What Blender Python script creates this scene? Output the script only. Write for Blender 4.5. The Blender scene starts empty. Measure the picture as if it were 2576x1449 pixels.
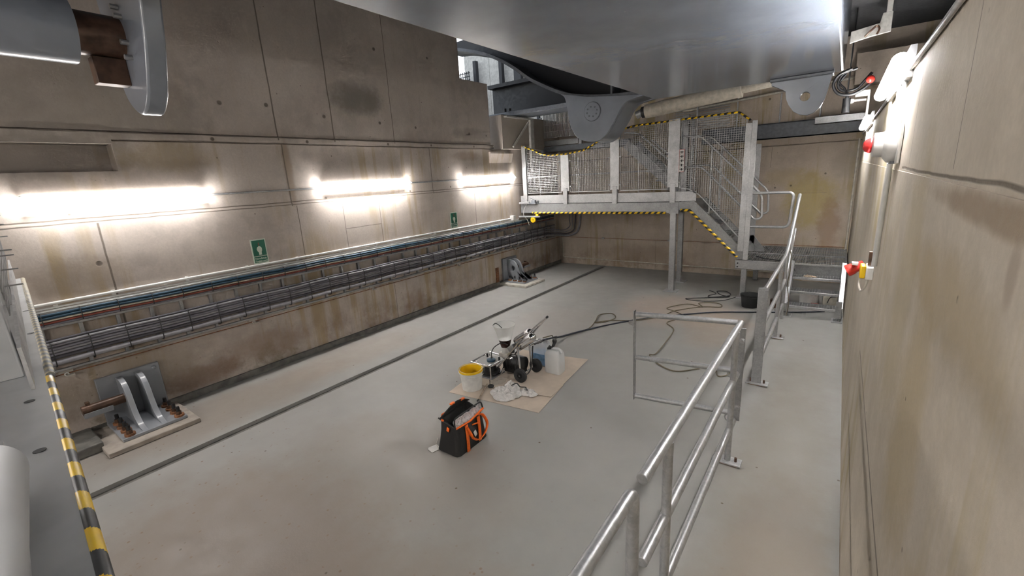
import bpy, bmesh, math, random
from mathutils import Vector, Matrix, noise
random.seed(7)
PI = math.pi
SC = bpy.context.scene
COL = SC.collection
V = Vector

# ------------------------------------------------------------------ materials
class NT:
    def __init__(s, name):
        s.m = bpy.data.materials.new(name); s.m.use_nodes = True
        s.t = s.m.node_tree; s.b = s.t.nodes['Principled BSDF']; s.out = s.t.nodes['Material Output']
    def n(s, typ, **kw):
        nd = s.t.nodes.new(typ)
        for k, v in kw.items(): setattr(nd, k, v)
        return nd
    def put(s, sock, v):
        if v is None: return
        if isinstance(v, bpy.types.NodeSocket): s.t.links.new(v, sock)
        else:
            if sock.type == 'RGBA' and len(v) == 3: v = (*v, 1)
            sock.default_value = v
    def math(s, op, a, b=None, c=None, clamp=False):
        nd = s.n('ShaderNodeMath', operation=op); nd.use_clamp = clamp
        s.put(nd.inputs[0], a); s.put(nd.inputs[1], b)
        if c is not None: s.put(nd.inputs[2], c)
        return nd.outputs[0]
    def pos(s):
        if not hasattr(s, '_p'): s._p = s.n('ShaderNodeNewGeometry').outputs['Position']
        return s._p
    def obj(s): return s.n('ShaderNodeTexCoord').outputs['Object']
    def xyz(s, vec=None):
        nd = s.n('ShaderNodeSeparateXYZ'); s.put(nd.inputs[0], vec or s.pos()); return nd.outputs
    def scale(s, vec, sc, off=(0, 0, 0)):
        nd = s.n('ShaderNodeMapping'); s.put(nd.inputs['Vector'], vec)
        nd.inputs['Scale'].default_value = sc; nd.inputs['Location'].default_value = off
        return nd.outputs[0]
    def noise(s, vec, scale, detail=3, rough=.55, dist=0):
        nd = s.n('ShaderNodeTexNoise'); s.put(nd.inputs['Vector'], vec)
        nd.inputs['Scale'].default_value = scale; nd.inputs['Detail'].default_value = detail
        nd.inputs['Roughness'].default_value = rough; nd.inputs['Distortion'].default_value = dist
        return nd.outputs[0]
    def voro(s, vec, scale, out='Distance'):
        nd = s.n('ShaderNodeTexVoronoi'); s.put(nd.inputs['Vector'], vec); nd.inputs['Scale'].default_value = scale
        return nd.outputs[out]
    def step(s, v, a, b, lo=0., hi=1.):
        nd = s.n('ShaderNodeMapRange', interpolation_type='SMOOTHSTEP'); s.put(nd.inputs[0], v)
        nd.inputs[1].default_value = a; nd.inputs[2].default_value = b; nd.inputs[3].default_value = lo; nd.inputs[4].default_value = hi
        return nd.outputs[0]
    def mix(s, f, a, b, mode='MIX'):
        nd = s.n('ShaderNodeMix', data_type='RGBA', blend_type=mode); nd.clamp_factor = True
        s.put(nd.inputs[0], f); s.put(nd.inputs[6], a); s.put(nd.inputs[7], b); return nd.outputs[2]
    def bump(s, h, strength=.2, dist=.01):
        nd = s.n('ShaderNodeBump'); s.put(nd.inputs['Height'], h)
        nd.inputs['Strength'].default_value = strength; nd.inputs['Distance'].default_value = dist
        s.put(s.b.inputs['Normal'], nd.outputs[0])
    def set(s, col=None, rough=None, metal=None, **kw):
        s.put(s.b.inputs['Base Color'], col); s.put(s.b.inputs['Roughness'], rough); s.put(s.b.inputs['Metallic'], metal)
        for k, v in kw.items(): s.put(s.b.inputs[k.replace('_', ' ')], v)
        return s.m

def srgb(r, g, b):
    f = lambda c: (c/255/12.92 if c/255 <= .04045 else ((c/255+.055)/1.055)**2.4)
    return (f(r), f(g), f(b))

def plain(name, col, rough=.5, metal=0., var=.12, sc=18., **kw):
    t = NT(name)
    n = t.noise(t.obj(), sc, 3)
    c = t.mix(t.step(n, .35, .65), tuple(x*(1-var) for x in col), tuple(min(1, x*(1+var)) for x in col))
    t.set(c, t.step(n, .3, .7, max(0.02, rough-.06), min(1, rough+.06)), metal, **kw)
    return t.m

def concrete(name, axis, joints=(), lines=(), c1=(.53, .465, .415), c2=(.42, .365, .325), ochre=(.37, .275, .14), och=.5,
             rust=(.20, .115, .06), seed=0., holes=(), low=0., patches=(), ochz=None, streak=.45):
    """board marked concrete: axis = index of the horizontal wall axis"""
    t = NT(name); P = t.pos(); X = t.xyz(P); h = X[axis]; z = X[2]
    sp = t.n('ShaderNodeVectorMath', operation='ADD'); t.put(sp.inputs[0], P); sp.inputs[1].default_value = (seed, seed*1.7, seed*.6)
    Q = sp.outputs[0]
    big = t.noise(Q, .9, 4, .6); med = t.noise(Q, 4.5, 5, .65); fine = t.noise(Q, 45, 4, .7)
    col = t.mix(t.step(big, .36, .64), c2, c1)
    col = t.mix(t.step(med, .38, .66, 0, .55), col, tuple(min(1, x*1.14) for x in c1))
    st = t.noise(t.scale(Q, (3.2, 3.2, .22)), 2.0, 4, .6)            # vertical runs of water
    och_m = t.math('MULTIPLY', t.step(st, .47, .63), t.step(t.noise(Q, .7, 3), .38, .6, 0, och))
    if ochz: och_m = t.math('MULTIPLY', och_m, t.step(z, ochz[0], ochz[1], .12, 1.))
    col = t.mix(och_m, col, ochre)
    st2 = t.noise(t.scale(Q, (7, 7, .45), (3, 1, 2)), 2.2, 4, .65)
    col = t.mix(t.math('MULTIPLY', t.step(st2, .60, .74), t.step(med, .4, .7, 0, streak)), col, tuple(x*.55 for x in c2))
    if low:                                                          # damp reddish stain zone near the floor
        lm = t.math('MULTIPLY', t.step(z, low, low*.25), t.step(t.noise(Q, 1.6, 5, .7), .42, .68, 0, .75))
        col = t.mix(lm, col, (.23, .15, .10))
        lm2 = t.math('MULTIPLY', t.step(z, low*.9, .0), t.step(t.noise(Q, 3.1, 5, .7), .52, .70, 0, .75))
        col = t.mix(lm2, col, (.13, .115, .055))
    pn = t.math('MULTIPLY', t.math('SUBTRACT', t.noise(Q, 5, 4, .7), .5), 1.6)
    for (h0, z0, rh, rz, cc, amt) in patches:
        a = t.math('DIVIDE', t.math('SUBTRACT', h, h0), rh); b = t.math('DIVIDE', t.math('SUBTRACT', z, z0), rz)
        d = t.math('ADD', t.math('MULTIPLY', a, a), t.math('MULTIPLY', b, b))
        d = t.math('ADD', d, pn)
        col = t.mix(t.step(d, 1.1, .1, 0, amt), col, cc)
    wob = t.math('MULTIPLY', t.math('SUBTRACT', t.noise(Q, 3.0, 2), .5), .02)
    dark = None
    for (h0, za, zb, w) in joints:
        d = t.math('ABSOLUTE', t.math('SUBTRACT', t.math('ADD', h, wob), h0))
        m = t.step(d, w, w*.35); 
        m = t.math('MULTIPLY', m, t.math('MULTIPLY', t.math('GREATER_THAN', z, za), t.math('LESS_THAN', z, zb)))
        dark = m if dark is None else t.math('MAXIMUM', dark, m)
    for (z0, ha, hb, w) in lines:
        d = t.math('ABSOLUTE', t.math('SUBTRACT', t.math('ADD', z, wob), z0))
        m = t.step(d, w, w*.3)
        m = t.math('MULTIPLY', m, t.math('MULTIPLY', t.math('GREATER_THAN', h, ha), t.math('LESS_THAN', h, hb)))
        dark = m if dark is None else t.math('MAXIMUM', dark, m)
    for (h0, z0, r) in holes:
        a = t.math('SUBTRACT', h, h0); b = t.math('SUBTRACT', z, z0)
        d = t.math('SQRT', t.math('ADD', t.math('MULTIPLY', a, a), t.math('MULTIPLY', b, b)))
        m = t.step(d, r, r*.55)
        dark = m if dark is None else t.math('MAXIMUM', dark, m)
    pit = t.step(t.voro(Q, 9.), .10, .05)
    pit = t.math('MULTIPLY', pit, t.step(med, .5, .62))
    dk = pit if dark is None else t.math('MAXIMUM', dark, pit)
    col = t.mix(t.math('MULTIPLY', dk, .8), col, (.075, .055, .038))
    col = t.mix(t.step(fine, .3, .7, 0, .22), col, tuple(x*.72 for x in c2))
    t.bump(t.math('SUBTRACT', t.math('ADD', fine, t.math('MULTIPLY', med, 1.5)), t.math('MULTIPLY', dk, 2.)),   .16, .008)
    return t.set(col, .78, 0.)

def galv(name, base=.50, rough=.42, metal=.7, dark=.82):
    t = NT(name); P = t.obj()
    v = t.voro(P, 70, 'Color'); n = t.noise(P, 5, 5, .7); f = t.noise(P, 60, 3)
    bw = t.n('ShaderNodeRGBToBW'); t.put(bw.inputs[0], v)
    k = t.math('ADD', t.math('MULTIPLY', bw.outputs[0], .22), t.math('MULTIPLY', n, .78))
    c = t.mix(t.step(k, .25, .75), (base*dark, base*dark*1.01, base*dark*1.03), (base*1.15, base*1.16, base*1.17))
    t.bump(t.math('ADD', n, f), .06, .004)
    return t.set(c, t.step(k, .3, .7, rough+.1, rough-.08), metal)

def stripes_local(name, axis, pitch, slant=(0, 0, 0), ca=(.75, .50, .01), cb=(.02, .02, .02), rough=.45):
    t = NT(name); X = t.xyz(t.obj())
    s = t.math('ADD', X[axis], t.math('ADD', t.math('MULTIPLY', X[0], slant[0]), t.math('ADD', t.math('MULTIPLY', X[1], slant[1]), t.math('MULTIPLY', X[2], slant[2]))))
    m = t.math('GREATER_THAN', t.math('FRACT', t.math('DIVIDE', s, pitch)), .5)
    n = t.noise(t.obj(), 30, 3)
    c = t.mix(m, cb, ca); c = t.mix(t.step(n, .6, .8, 0, .3), c, (.2, .15, .08))
    return t.set(c, rough)

def floor_mat():
    t = NT('painted_floor'); P = t.pos(); X = t.xyz(P)
    big = t.noise(P, .8, 4, .6); med = t.noise(P, 5, 5, .65); fine = t.noise(P, 70, 3, .6)
    col = t.mix(t.step(big, .3, .7), (.29, .288, .275), (.345, .338, .322))
    col = t.mix(t.step(med, .35, .7, 0, .3), col, (.36, .35, .325))
    sn = t.math('SUBTRACT', t.noise(P, 2.2, 5, .65), .5)
    def spot(x, y, rx, ry, c, amt, rag=1.3):
        nonlocal col
        a = t.math('DIVIDE', t.math('SUBTRACT', X[0], x), rx); b = t.math('DIVIDE', t.math('SUBTRACT', X[1], y), ry)
        d = t.math('ADD', t.math('MULTIPLY', a, a), t.math('MULTIPLY', b, b))
        d = t.math('ADD', d, t.math('MULTIPLY', sn, rag))
        col = t.mix(t.step(d, 1.2, .15, 0, amt), col, c)
    spot(-2.9, .75, 1.25, .95, (.24, .19, .155), .75)
    spot(-1.6, .9, 1.0, .8, (.255, .21, .175), .65)
    spot(-2.7, 1.9, 1.3, .7, (.27, .23, .195), .45)
    spot(-5.0, 1.5, .5, 1.6, (.25, .205, .17), .6)
    spot(-5.1, 3.3, .45, 1.2, (.33, .27, .215), .35)
    spot(-1.9, 6.9, 1.05, .95, (.42, .34, .285), .7)
    spot(-1.2, 6.3, .5, .9, (.36, .29, .23), .5)
    spot(-.15, 3.0, .4, 3.4, (.25, .225, .195), .75)  # brown wear in the passage, deepened to stand in for dimmer light
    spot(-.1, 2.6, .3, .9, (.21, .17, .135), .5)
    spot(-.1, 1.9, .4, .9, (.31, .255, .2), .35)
    spot(-3.4, 5.5, .7, .9, (.38, .33, .29), .3)
    # grit and crumbs
    sp = t.step(t.voro(P, 17), .2, .1); sp = t.math('MULTIPLY', sp, t.step(t.noise(P, 9, 4, .7), .5, .6))
    near = t.step(X[1], 2.6, .9)
    col = t.mix(t.math('MULTIPLY', sp, t.math('ADD', t.math('MULTIPLY', near, .7), .08)), col, (.20, .125, .08))
    dots = t.step(t.voro(P, 4.5), .05, .03)
    col = t.mix(dots, col, (.13, .10, .075))
    # fine scratches
    scn = t.noise(t.scale(P, (1.2, 14, 1)), 3, 4, .7)
    col = t.mix(t.step(scn, .66, .8, 0, .18), col, (.46, .45, .43))
    t.bump(t.math('ADD', fine, med), .12, .004)
    return t.set(col, t.step(med, .3, .7, .42, .6), 0., Specular_IOR_Level=.4)

def glossy_paint(name, col, rough=.22, bump=.25):
    t = NT(name); P = t.pos()
    n = t.noise(P, 35, 4, .7); b = t.noise(P, 2.0, 4)
    c = t.mix(t.step(b, .3, .7), tuple(x*.88 for x in col), tuple(x*1.1 for x in col))
    sp = t.step(t.voro(P, 16), .08, .03)
    c = t.mix(t.math('MULTIPLY', sp, t.step(b, .5, .7, 0, .7)), c, (.6, .6, .6))
    t.bump(n, bump, .004)
    return t.set(c, rough, 0., Coat_Weight=.6, Coat_Roughness=.12)

def emis(name, col, s):
    t = NT(name)
    return t.set((.9, .9, .9), .4, 0., Emission_Color=(*col, 1), Emission_Strength=s)

def translucent(name, col, alpha=.5, rough=.35):
    t = NT(name)
    n = t.noise(t.obj(), 12, 3)
    c = t.mix(t.step(n, .3, .7), tuple(x*.95 for x in col), col)
    return t.set(c, rough, 0., Alpha=alpha)

def brushed(name, col, rough=.12):
    t = NT(name); n = t.noise(t.obj(), 20, 3)
    c = t.mix(t.step(n, .3, .7), tuple(x*.85 for x in col), col)
    return t.set(c, t.step(n, .3, .7, rough, rough+.08), 1.)

M = {}
M['lamp'] = emis('lamp_glow', (1., .975, .95), 32.)
M['lamp_fill'] = emis('fill_lamp_glow', (1., .98, .955), 45.)
M['lamp_side'] = emis('side_lamp_glow', (1., .98, .955), 114.)
M['galv'] = galv('galvanised_steel', .40)
M['galv_near'] = plain('near_galvanised_steel', (.42, .425, .43), .5, .3, .12, 4)
M['galv_beam'] = galv('beam_steel', .33, .45, .6)
M['galv_dull'] = galv('dull_galvanised_steel', .30, .5, .7)
M['galv_pale'] = galv('pale_galvanised_steel', .47, .42, .6)
M['grey_paint'] = glossy_paint('grey_steel_paint', (.24, .262, .305), .30, .08)
M['box_paint'] = glossy_paint('gloss_grey_bridge_paint', (.185, .21, .255), .26, .12)
M['dark_and_unlit'] = plain('dark_paint_and_unlit_web', (.018, .019, .023), .55)  # plain dark paint; on the curved girder web it is painted shade
M['mid_paint'] = plain('mid_grey_paint', (.13, .14, .16), .45)
M['black_void'] = plain('unlit_black', (.012, .012, .013), .9)  # darkness painted in: keeps ceiling and recess black despite the lamps
M['bracket_paint'] = glossy_paint('anchor_grey_paint', (.27, .285, .31), .38, .06)
M['brown'] = plain('brown_greased_steel', (.10, .055, .035), .42, .3, .35, 9)
M['hose_black'] = plain('black_hydraulic_hose', (.006, .006, .007), .5)
M['rust'] = plain('rusty_steel', (.23, .10, .045), .8, 0, .4, 25)
M['blackp'] = plain('black_plastic', (.014, .014, .015), .45)
M['rubber'] = plain('black_rubber', (.02, .02, .021), .7)
M['white'] = plain('white_plastic', (.72, .71, .68), .4, 0, .06)
M['whitep'] = plain('white_paint', (.62, .60, .56), .5, 0, .1)
M['cable_grey'] = plain('grey_cable', (.20, .195, .225), .5)
M['cable_dark'] = plain('dark_grey_cable', (.08, .076, .09), .55)
M['cable_mid'] = plain('mid_grey_cable', (.29, .285, .31), .45)
M['blue'] = plain('blue_cable', (.016, .05, .085), .45)
M['redc'] = plain('red_cable', (.24, .06, .04), .5)
M['cream'] = plain('cream_conduit', (.60, .56, .48), .5)
M['green'] = plain('green_sign', (.012, .125, .075), .4, 0, .06)
M['signwhite'] = plain('sign_white', (.60, .66, .56), .4, 0, .05)
M['yellow'] = plain('yellow_plastic', (.80, .50, .008), .4, 0, .05)
M['orange'] = plain('orange_webbing', (.90, .16, .015), .6, 0, .1, 60)
M['bagcloth'] = plain('black_cloth', (.014, .013, .013), .85, 0, .3, 60)
M['foil'] = plain('crumpled_foil', (.70, .70, .73), .3, .35, .08, 45)
M['chrome'] = brushed('chrome', (.78, .78, .80))
M['card'] = plain('cardboard', (.56, .47, .385), .8, 0, .06, 6)
M['cloth'] = plain('white_rag', (.68, .655, .63), .9, 0, .08, 40)
M['frost'] = translucent('frosted_plastic', (.88, .88, .86), .34)
M['frost_can2'] = translucent('milky_can', (.86, .87, .87), .82)
M['frost_can'] = translucent('frosted_can', (.86, .88, .9), .42)
M['thinfilm'] = translucent('clear_film', (.85, .84, .80), .22, .15)
M['liquid_blue'] = plain('blue_liquid', (.20, .36, .58), .3)
M['liquid_brown'] = plain('dark_brown_liquid', (.035, .014, .01), .3)
M['red'] = plain('red_plastic', (.55, .035, .025), .3)
M['redlens'] = plain('red_lens', (.62, .03, .03), .15, Transmission_Weight=.2)
M['beige'] = plain('beige_painted_pipe', (.44, .40, .335), .45)
M['panelw'] = plain('white_wall_panel', (.50, .49, .46), .6)
M['mud'] = plain('dried_mortar', (.33, .26, .19), .9, 0, .3)
M['dirtyw'] = plain('dirty_white_plastic', (.52, .49, .44), .6, 0, .2, 8)
M['cord'] = plain('olive_cord', (.14, .115, .075), .7)
M['hose'] = plain('dark_blue_hose', (.025, .03, .045), .5)
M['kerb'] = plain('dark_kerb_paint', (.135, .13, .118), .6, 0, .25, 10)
M['ystripe'] = None

# ------------------------------------------------------------------ mesh building
class MB:
    def __init__(s): s.v = []; s.f = []; s.m = []
    def add(s, vs, fs, m=0):
        b = len(s.v); s.v += [V(p) for p in vs]
        for i, f in enumerate(fs):
            s.f.append([b+k for k in f]); s.m.append(m if isinstance(m, int) else m[i])
        return s
    def box2(s, lo, hi, m=0):
        a, b = lo, hi
        vs = [(x, y, z) for z in (a[2], b[2]) for y in (a[1], b[1]) for x in (a[0], b[0])]
        return s.add(vs, [(0, 2, 3, 1), (4, 5, 7, 6), (0, 1, 5, 4), (2, 6, 7, 3), (0, 4, 6, 2), (1, 3, 7, 5)], m)
    def box(s, c, d, m=0, rz=0., rot=None):
        R = rot or Matrix.Rotation(rz, 3, 'Z'); c = V(c)
        vs = [c + R @ V((sx*d[0]/2, sy*d[1]/2, sz*d[2]/2)) for sz in (-1, 1) for sy in (-1, 1) for sx in (-1, 1)]
        return s.add(vs, [(0, 2, 3, 1), (4, 5, 7, 6), (0, 1, 5, 4), (2, 6, 7, 3), (0, 4, 6, 2), (1, 3, 7, 5)], m)
    def bar(s, p, q, w, h, up=(0, 0, 1), m=0):
        p, q = V(p), V(q); d = (q-p).normalized(); up = V(up)
        a = d.cross(up)
        if a.length < 1e-4: a = d.cross(V((1, 0, 0)))
        a.normalize(); b = a.cross(d)
        vs = [e + a*sx*w/2 + b*sy*h/2 for e in (p, q) for sy in (-1, 1) for sx in (-1, 1)]
        return s.add(vs, [(0, 1, 3, 2), (4, 6, 7, 5), (0, 4, 5, 1), (2, 3, 7, 6), (0, 2, 6, 4), (1, 5, 7, 3)], m)
    def tube(s, pts, r, n=10, caps=True, closed=False, m=0, stripe=None):
        P = [V(p) for p in pts]
        if closed: P = P + [P[0]]
        L = len(P); rr = r if isinstance(r, (list, tuple)) else [r]*L
        T = []
        for i in range(L):
            if closed and i in (0, L-1): t = (P[1]-P[0]).normalized() + (P[-1]-P[-2]).normalized()
            elif i == 0: t = P[1]-P[0]
            elif i == L-1: t = P[-1]-P[-2]
            else: t = (P[i+1]-P[i]).normalized() + (P[i]-P[i-1]).normalized()
            T.append(t.normalized() if t.length > 1e-9 else V((0, 0, 1)))
        u = T[0].orthogonal().normalized(); rings = []; dist = 0; ds = []
        for i in range(L):
            if i:
                dist += (P[i]-P[i-1]).length
                u = (u - T[i]*u.dot(T[i]))
                u = u.normalized() if u.length > 1e-6 else T[i].orthogonal().normalized()
            w = T[i].cross(u); ds.append(dist)
            rings.append([P[i] + (u*math.cos(2*PI*k/n) + w*math.sin(2*PI*k/n))*rr[i] for k in range(n)])
        vs = [p for ring in rings for p in ring]; fs = []; ms = []
        for i in range(L-1):
            for k in range(n):
                fs.append((i*n+k, i*n+(k+1) % n, (i+1)*n+(k+1) % n, (i+1)*n+k))
                if stripe:
                    a = ((ds[i]+ds[i+1])/2 + stripe[1]*(k+.5)/n)/stripe[0]
                    ms.append(int((a % 1) < .5))
                else: ms.append(m)
        if caps and not closed:
            fs += [tuple(range(n-1, -1, -1)), tuple((L-1)*n+k for k in range(n))]; ms += [m, m]
        return s.add(vs, fs, ms)
    def cyl(s, p, q, r, n=16, m=0): return s.tube([p, q], r, n, True, False, m)
    def lathe(s, prof, c=(0, 0, 0), n=28, m=0, R=None, cap0=False, cap1=False):
        c = V(c); R = R or Matrix.Identity(3); vs = []; fs = []; L = len(prof)
        for (r, z) in prof:
            for k in range(n): vs.append(c + R @ V((r*math.cos(2*PI*k/n), r*math.sin(2*PI*k/n), z)))
        ms = []
        for i in range(L-1):
            for k in range(n):
                fs.append((i*n+k, i*n+(k+1) % n, (i+1)*n+(k+1) % n, (i+1)*n+k)); ms.append(m)
        if cap0: fs.append(tuple(range(n-1, -1, -1))); ms.append(m)
        if cap1: fs.append(tuple((L-1)*n+k for k in range(n))); ms.append(m)
        return s.add(vs, fs, ms)
    def prism(s, poly, plane, a, b, m=0, hole=None):
        """extrude a 2D outline between a and b; plane xz -> along y, yz -> along x, xy -> along z"""
        mk = {'xz': lambda u, w, t: (u, t, w), 'yz': lambda u, w, t: (t, u, w), 'xy': lambda u, w, t: (u, w, t)}[plane]
        N = len(poly); vs = [mk(*p, a) for p in poly] + [mk(*p, b) for p in poly]
        sides = [(i, (i+1) % N, N+(i+1) % N, N+i) for i in range(N)]
        if not hole:
            return s.add(vs, [tuple(range(N-1, -1, -1)), tuple(range(N, 2*N))] + sides, m)
        cx, cz, r = hole; K = 20
        hp = [(cx+r*math.cos(2*PI*k/K), cz+r*math.sin(2*PI*k/K)) for k in range(K)]
        # fan between outline and hole: each outline point to the hole point of its bearing
        vs += [mk(*p, a) for p in hp] + [mk(*p, b) for p in hp]
        H0, H1 = 2*N, 2*N+K; fs = list(sides)
        area = sum(poly[i][0]*poly[(i+1) % N][1]-poly[(i+1) % N][0]*poly[i][1] for i in range(N))
        sg = 1 if area > 0 else -1
        i0 = min(range(N), key=lambda i: (poly[i][0]-cx-r)**2+(poly[i][1]-cz)**2)
        i, j, ci, cj = i0, 0, 0, 0
        def rel(p):
            return (math.atan2(p[1]-cz, p[0]-cx)*sg) % (2*PI)
        a0 = rel(poly[i0]); a0 = a0-2*PI if a0 > PI else a0
        while ci < N or cj < K:
            na = rel(poly[(i+1) % N]); na = na if ci < N-1 else 2*PI+a0
            nb = 2*PI*(cj+1)/K
            if cj >= K or (ci < N and na <= nb):
                fs.append((i, (i+1) % N, H0+j)); fs.append((N+(i+1) % N, N+i, H1+j)); i = (i+1) % N; ci += 1
            else:
                jn = (j+sg) % K
                fs.append((i, H0+jn, H0+j)); fs.append((N+i, H1+j, H1+jn)); j = jn; cj += 1
        for k in range(K): fs.append((H0+k, H0+(k+1) % K, H1+(k+1) % K, H1+k))
        return s.add(vs, fs, m)
    def ball(s, c, r, n=14, m=0, sq=(1, 1, 1)):
        c = V(c); vs = []; fs = []; K = n//2
        for i in range(K+1):
            th = PI*i/K
            for k in range(n):
                vs.append(c + V((r*sq[0]*math.sin(th)*math.cos(2*PI*k/n), r*sq[1]*math.sin(th)*math.sin(2*PI*k/n), r*sq[2]*math.cos(th))))
        for i in range(K):
            for k in range(n): fs.append((i*n+k, (i+1)*n+k, (i+1)*n+(k+1) % n, i*n+(k+1) % n))
        return s.add(vs, fs, m)
    def build(s, name, mats, parent=None, bevel=0., smooth=True, seg=2, angle=40):
        mats = mats if isinstance(mats, (list, tuple)) else [mats]
        if parent is not None: o0 = wloc(parent)
        else:
            lo = [min(p[i] for p in s.v) for i in range(3)]; hi = [max(p[i] for p in s.v) for i in range(3)]
            o0 = V(((lo[0]+hi[0])/2, (lo[1]+hi[1])/2, lo[2]))
        me = bpy.data.meshes.new(name)
        me.from_pydata([tuple(p-o0) for p in s.v], [], s.f)
        for m in mats: me.materials.append(M[m] if isinstance(m, str) else m)
        if len(mats) > 1: me.polygons.foreach_set('material_index', s.m)
        bm = bmesh.new(); bm.from_mesh(me)
        bmesh.ops.remove_doubles(bm, verts=bm.verts, dist=1e-6)
        bmesh.ops.recalc_face_normals(bm, faces=bm.faces); bm.to_mesh(me); bm.free()
        if smooth:
            me.shade_smooth(); me.set_sharp_from_angle(angle=math.radians(angle))
        o = bpy.data.objects.new(name, me); COL.objects.link(o)
        if parent is not None: o.parent = parent
        else: o.location = o0
        if bevel:
            b = o.modifiers.new('bevel', 'BEVEL'); b.width = bevel; b.segments = seg; b.limit_method = 'ANGLE'; b.angle_limit = math.radians(35)
        return o

def wloc(o):
    p = V((0, 0, 0))
    while o is not None: p = p + o.location; o = o.parent
    return p
def tag(o, label, cat, group=None, kind='thing'):
    o['label'] = label; o['category'] = cat; o['kind'] = kind
    if group: o['group'] = group
    return o
def thing(name, label, cat, loc, group=None):
    o = bpy.data.objects.new(name, None); COL.objects.link(o); o.location = loc; o.empty_display_size = .1
    return tag(o, label, cat, group)
def struct(o, label=None):
    o['kind'] = 'structure'
    if label: o['label'] = label
    return o
def dup(root, delta, label=None):
    r = root.copy(); COL.objects.link(r); r.location = root.location + V(delta)
    if label: r['label'] = label
    def rec(a, b):
        for ch in list(a.children):
            c = ch.copy(); COL.objects.link(c); c.parent = b; rec(ch, c)
    rec(root, r); return r
def rp(pts, rad, k=6):
    """round the corners of a polyline"""
    P = [V(p) for p in pts]; out = [P[0]]
    for i in range(1, len(P)-1):
        a, b, c = P[i-1], P[i], P[i+1]
        d1, d2 = (a-b), (c-b); r = min(rad, d1.length*.49, d2.length*.49)
        p, q = b+d1.normalized()*r, b+d2.normalized()*r
        for j in range(k+1):
            t = j/k; out.append(p*(1-t)**2 + b*2*t*(1-t) + q*t*t)
    out.append(P[-1]); return out
def smooth_path(pts, k=8):
    P = [V(p) for p in pts]; P = [P[0]*2-P[1]] + P + [P[-1]*2-P[-2]]; out = []
    for i in range(1, len(P)-2):
        for j in range(k):
            t = j/k; a, b, c, d = P[i-1:i+3]
            out.append(.5*((2*b)+(c-a)*t+(2*a-5*b+4*c-d)*t*t+(3*b-a-3*c+d)*t**3))
    out.append(P[-2]); return out
def text_mesh(body, size, name, mat, parent, xf, align='CENTER', bold=0.):
    cu = bpy.data.curves.new('lettering', 'FONT'); cu.body = body; cu.size = size; cu.align_x = align; cu.extrude = .0006; cu.offset = bold
    o = bpy.data.objects.new('lettering', cu); COL.objects.link(o)
    dg = bpy.context.evaluated_depsgraph_get(); me = bpy.data.meshes.new_from_object(o.evaluated_get(dg))
    bpy.data.objects.remove(o)
    o0 = wloc(parent)
    for v in me.vertices: v.co = xf(v.co) - o0
    me.materials.clear(); me.materials.append(M[mat])
    ob = bpy.data.objects.new(name, me); COL.objects.link(ob); ob.parent = parent
    return ob
def curve(pts, n=16):
    return [tuple(p) for p in smooth_path([(a, b, 0) for a, b in pts], n)]
def c2(pts, k=6): return [(p[0], p[1]) for p in smooth_path([(a, b, 0) for a, b in pts], k)]

# striped two material tubes use these slots: 0 = black, 1 = yellow
STR = [M['blackp'], M['yellow']]

# ------------------------------------------------------------------ camera
H = 2.2
R = Matrix(((0.80747689, 0.5871941, -0.05642837), (-0.09960352, 0.23000014, 0.9680801), (0.58142946, -0.77608184, 0.2442064)))
cam = bpy.data.cameras.new('camera'); co = bpy.data.objects.new('camera', cam); COL.objects.link(co)
cam.sensor_width = 36; cam.lens = 36*1107.33/2576; cam.clip_start = .05; cam.clip_end = 200
co.matrix_world = Matrix.Translation((0, 0, H)) @ R.transposed().to_4x4()
SC.camera = co

XL, XR, YF = -5.65, .2, 9.68
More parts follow.
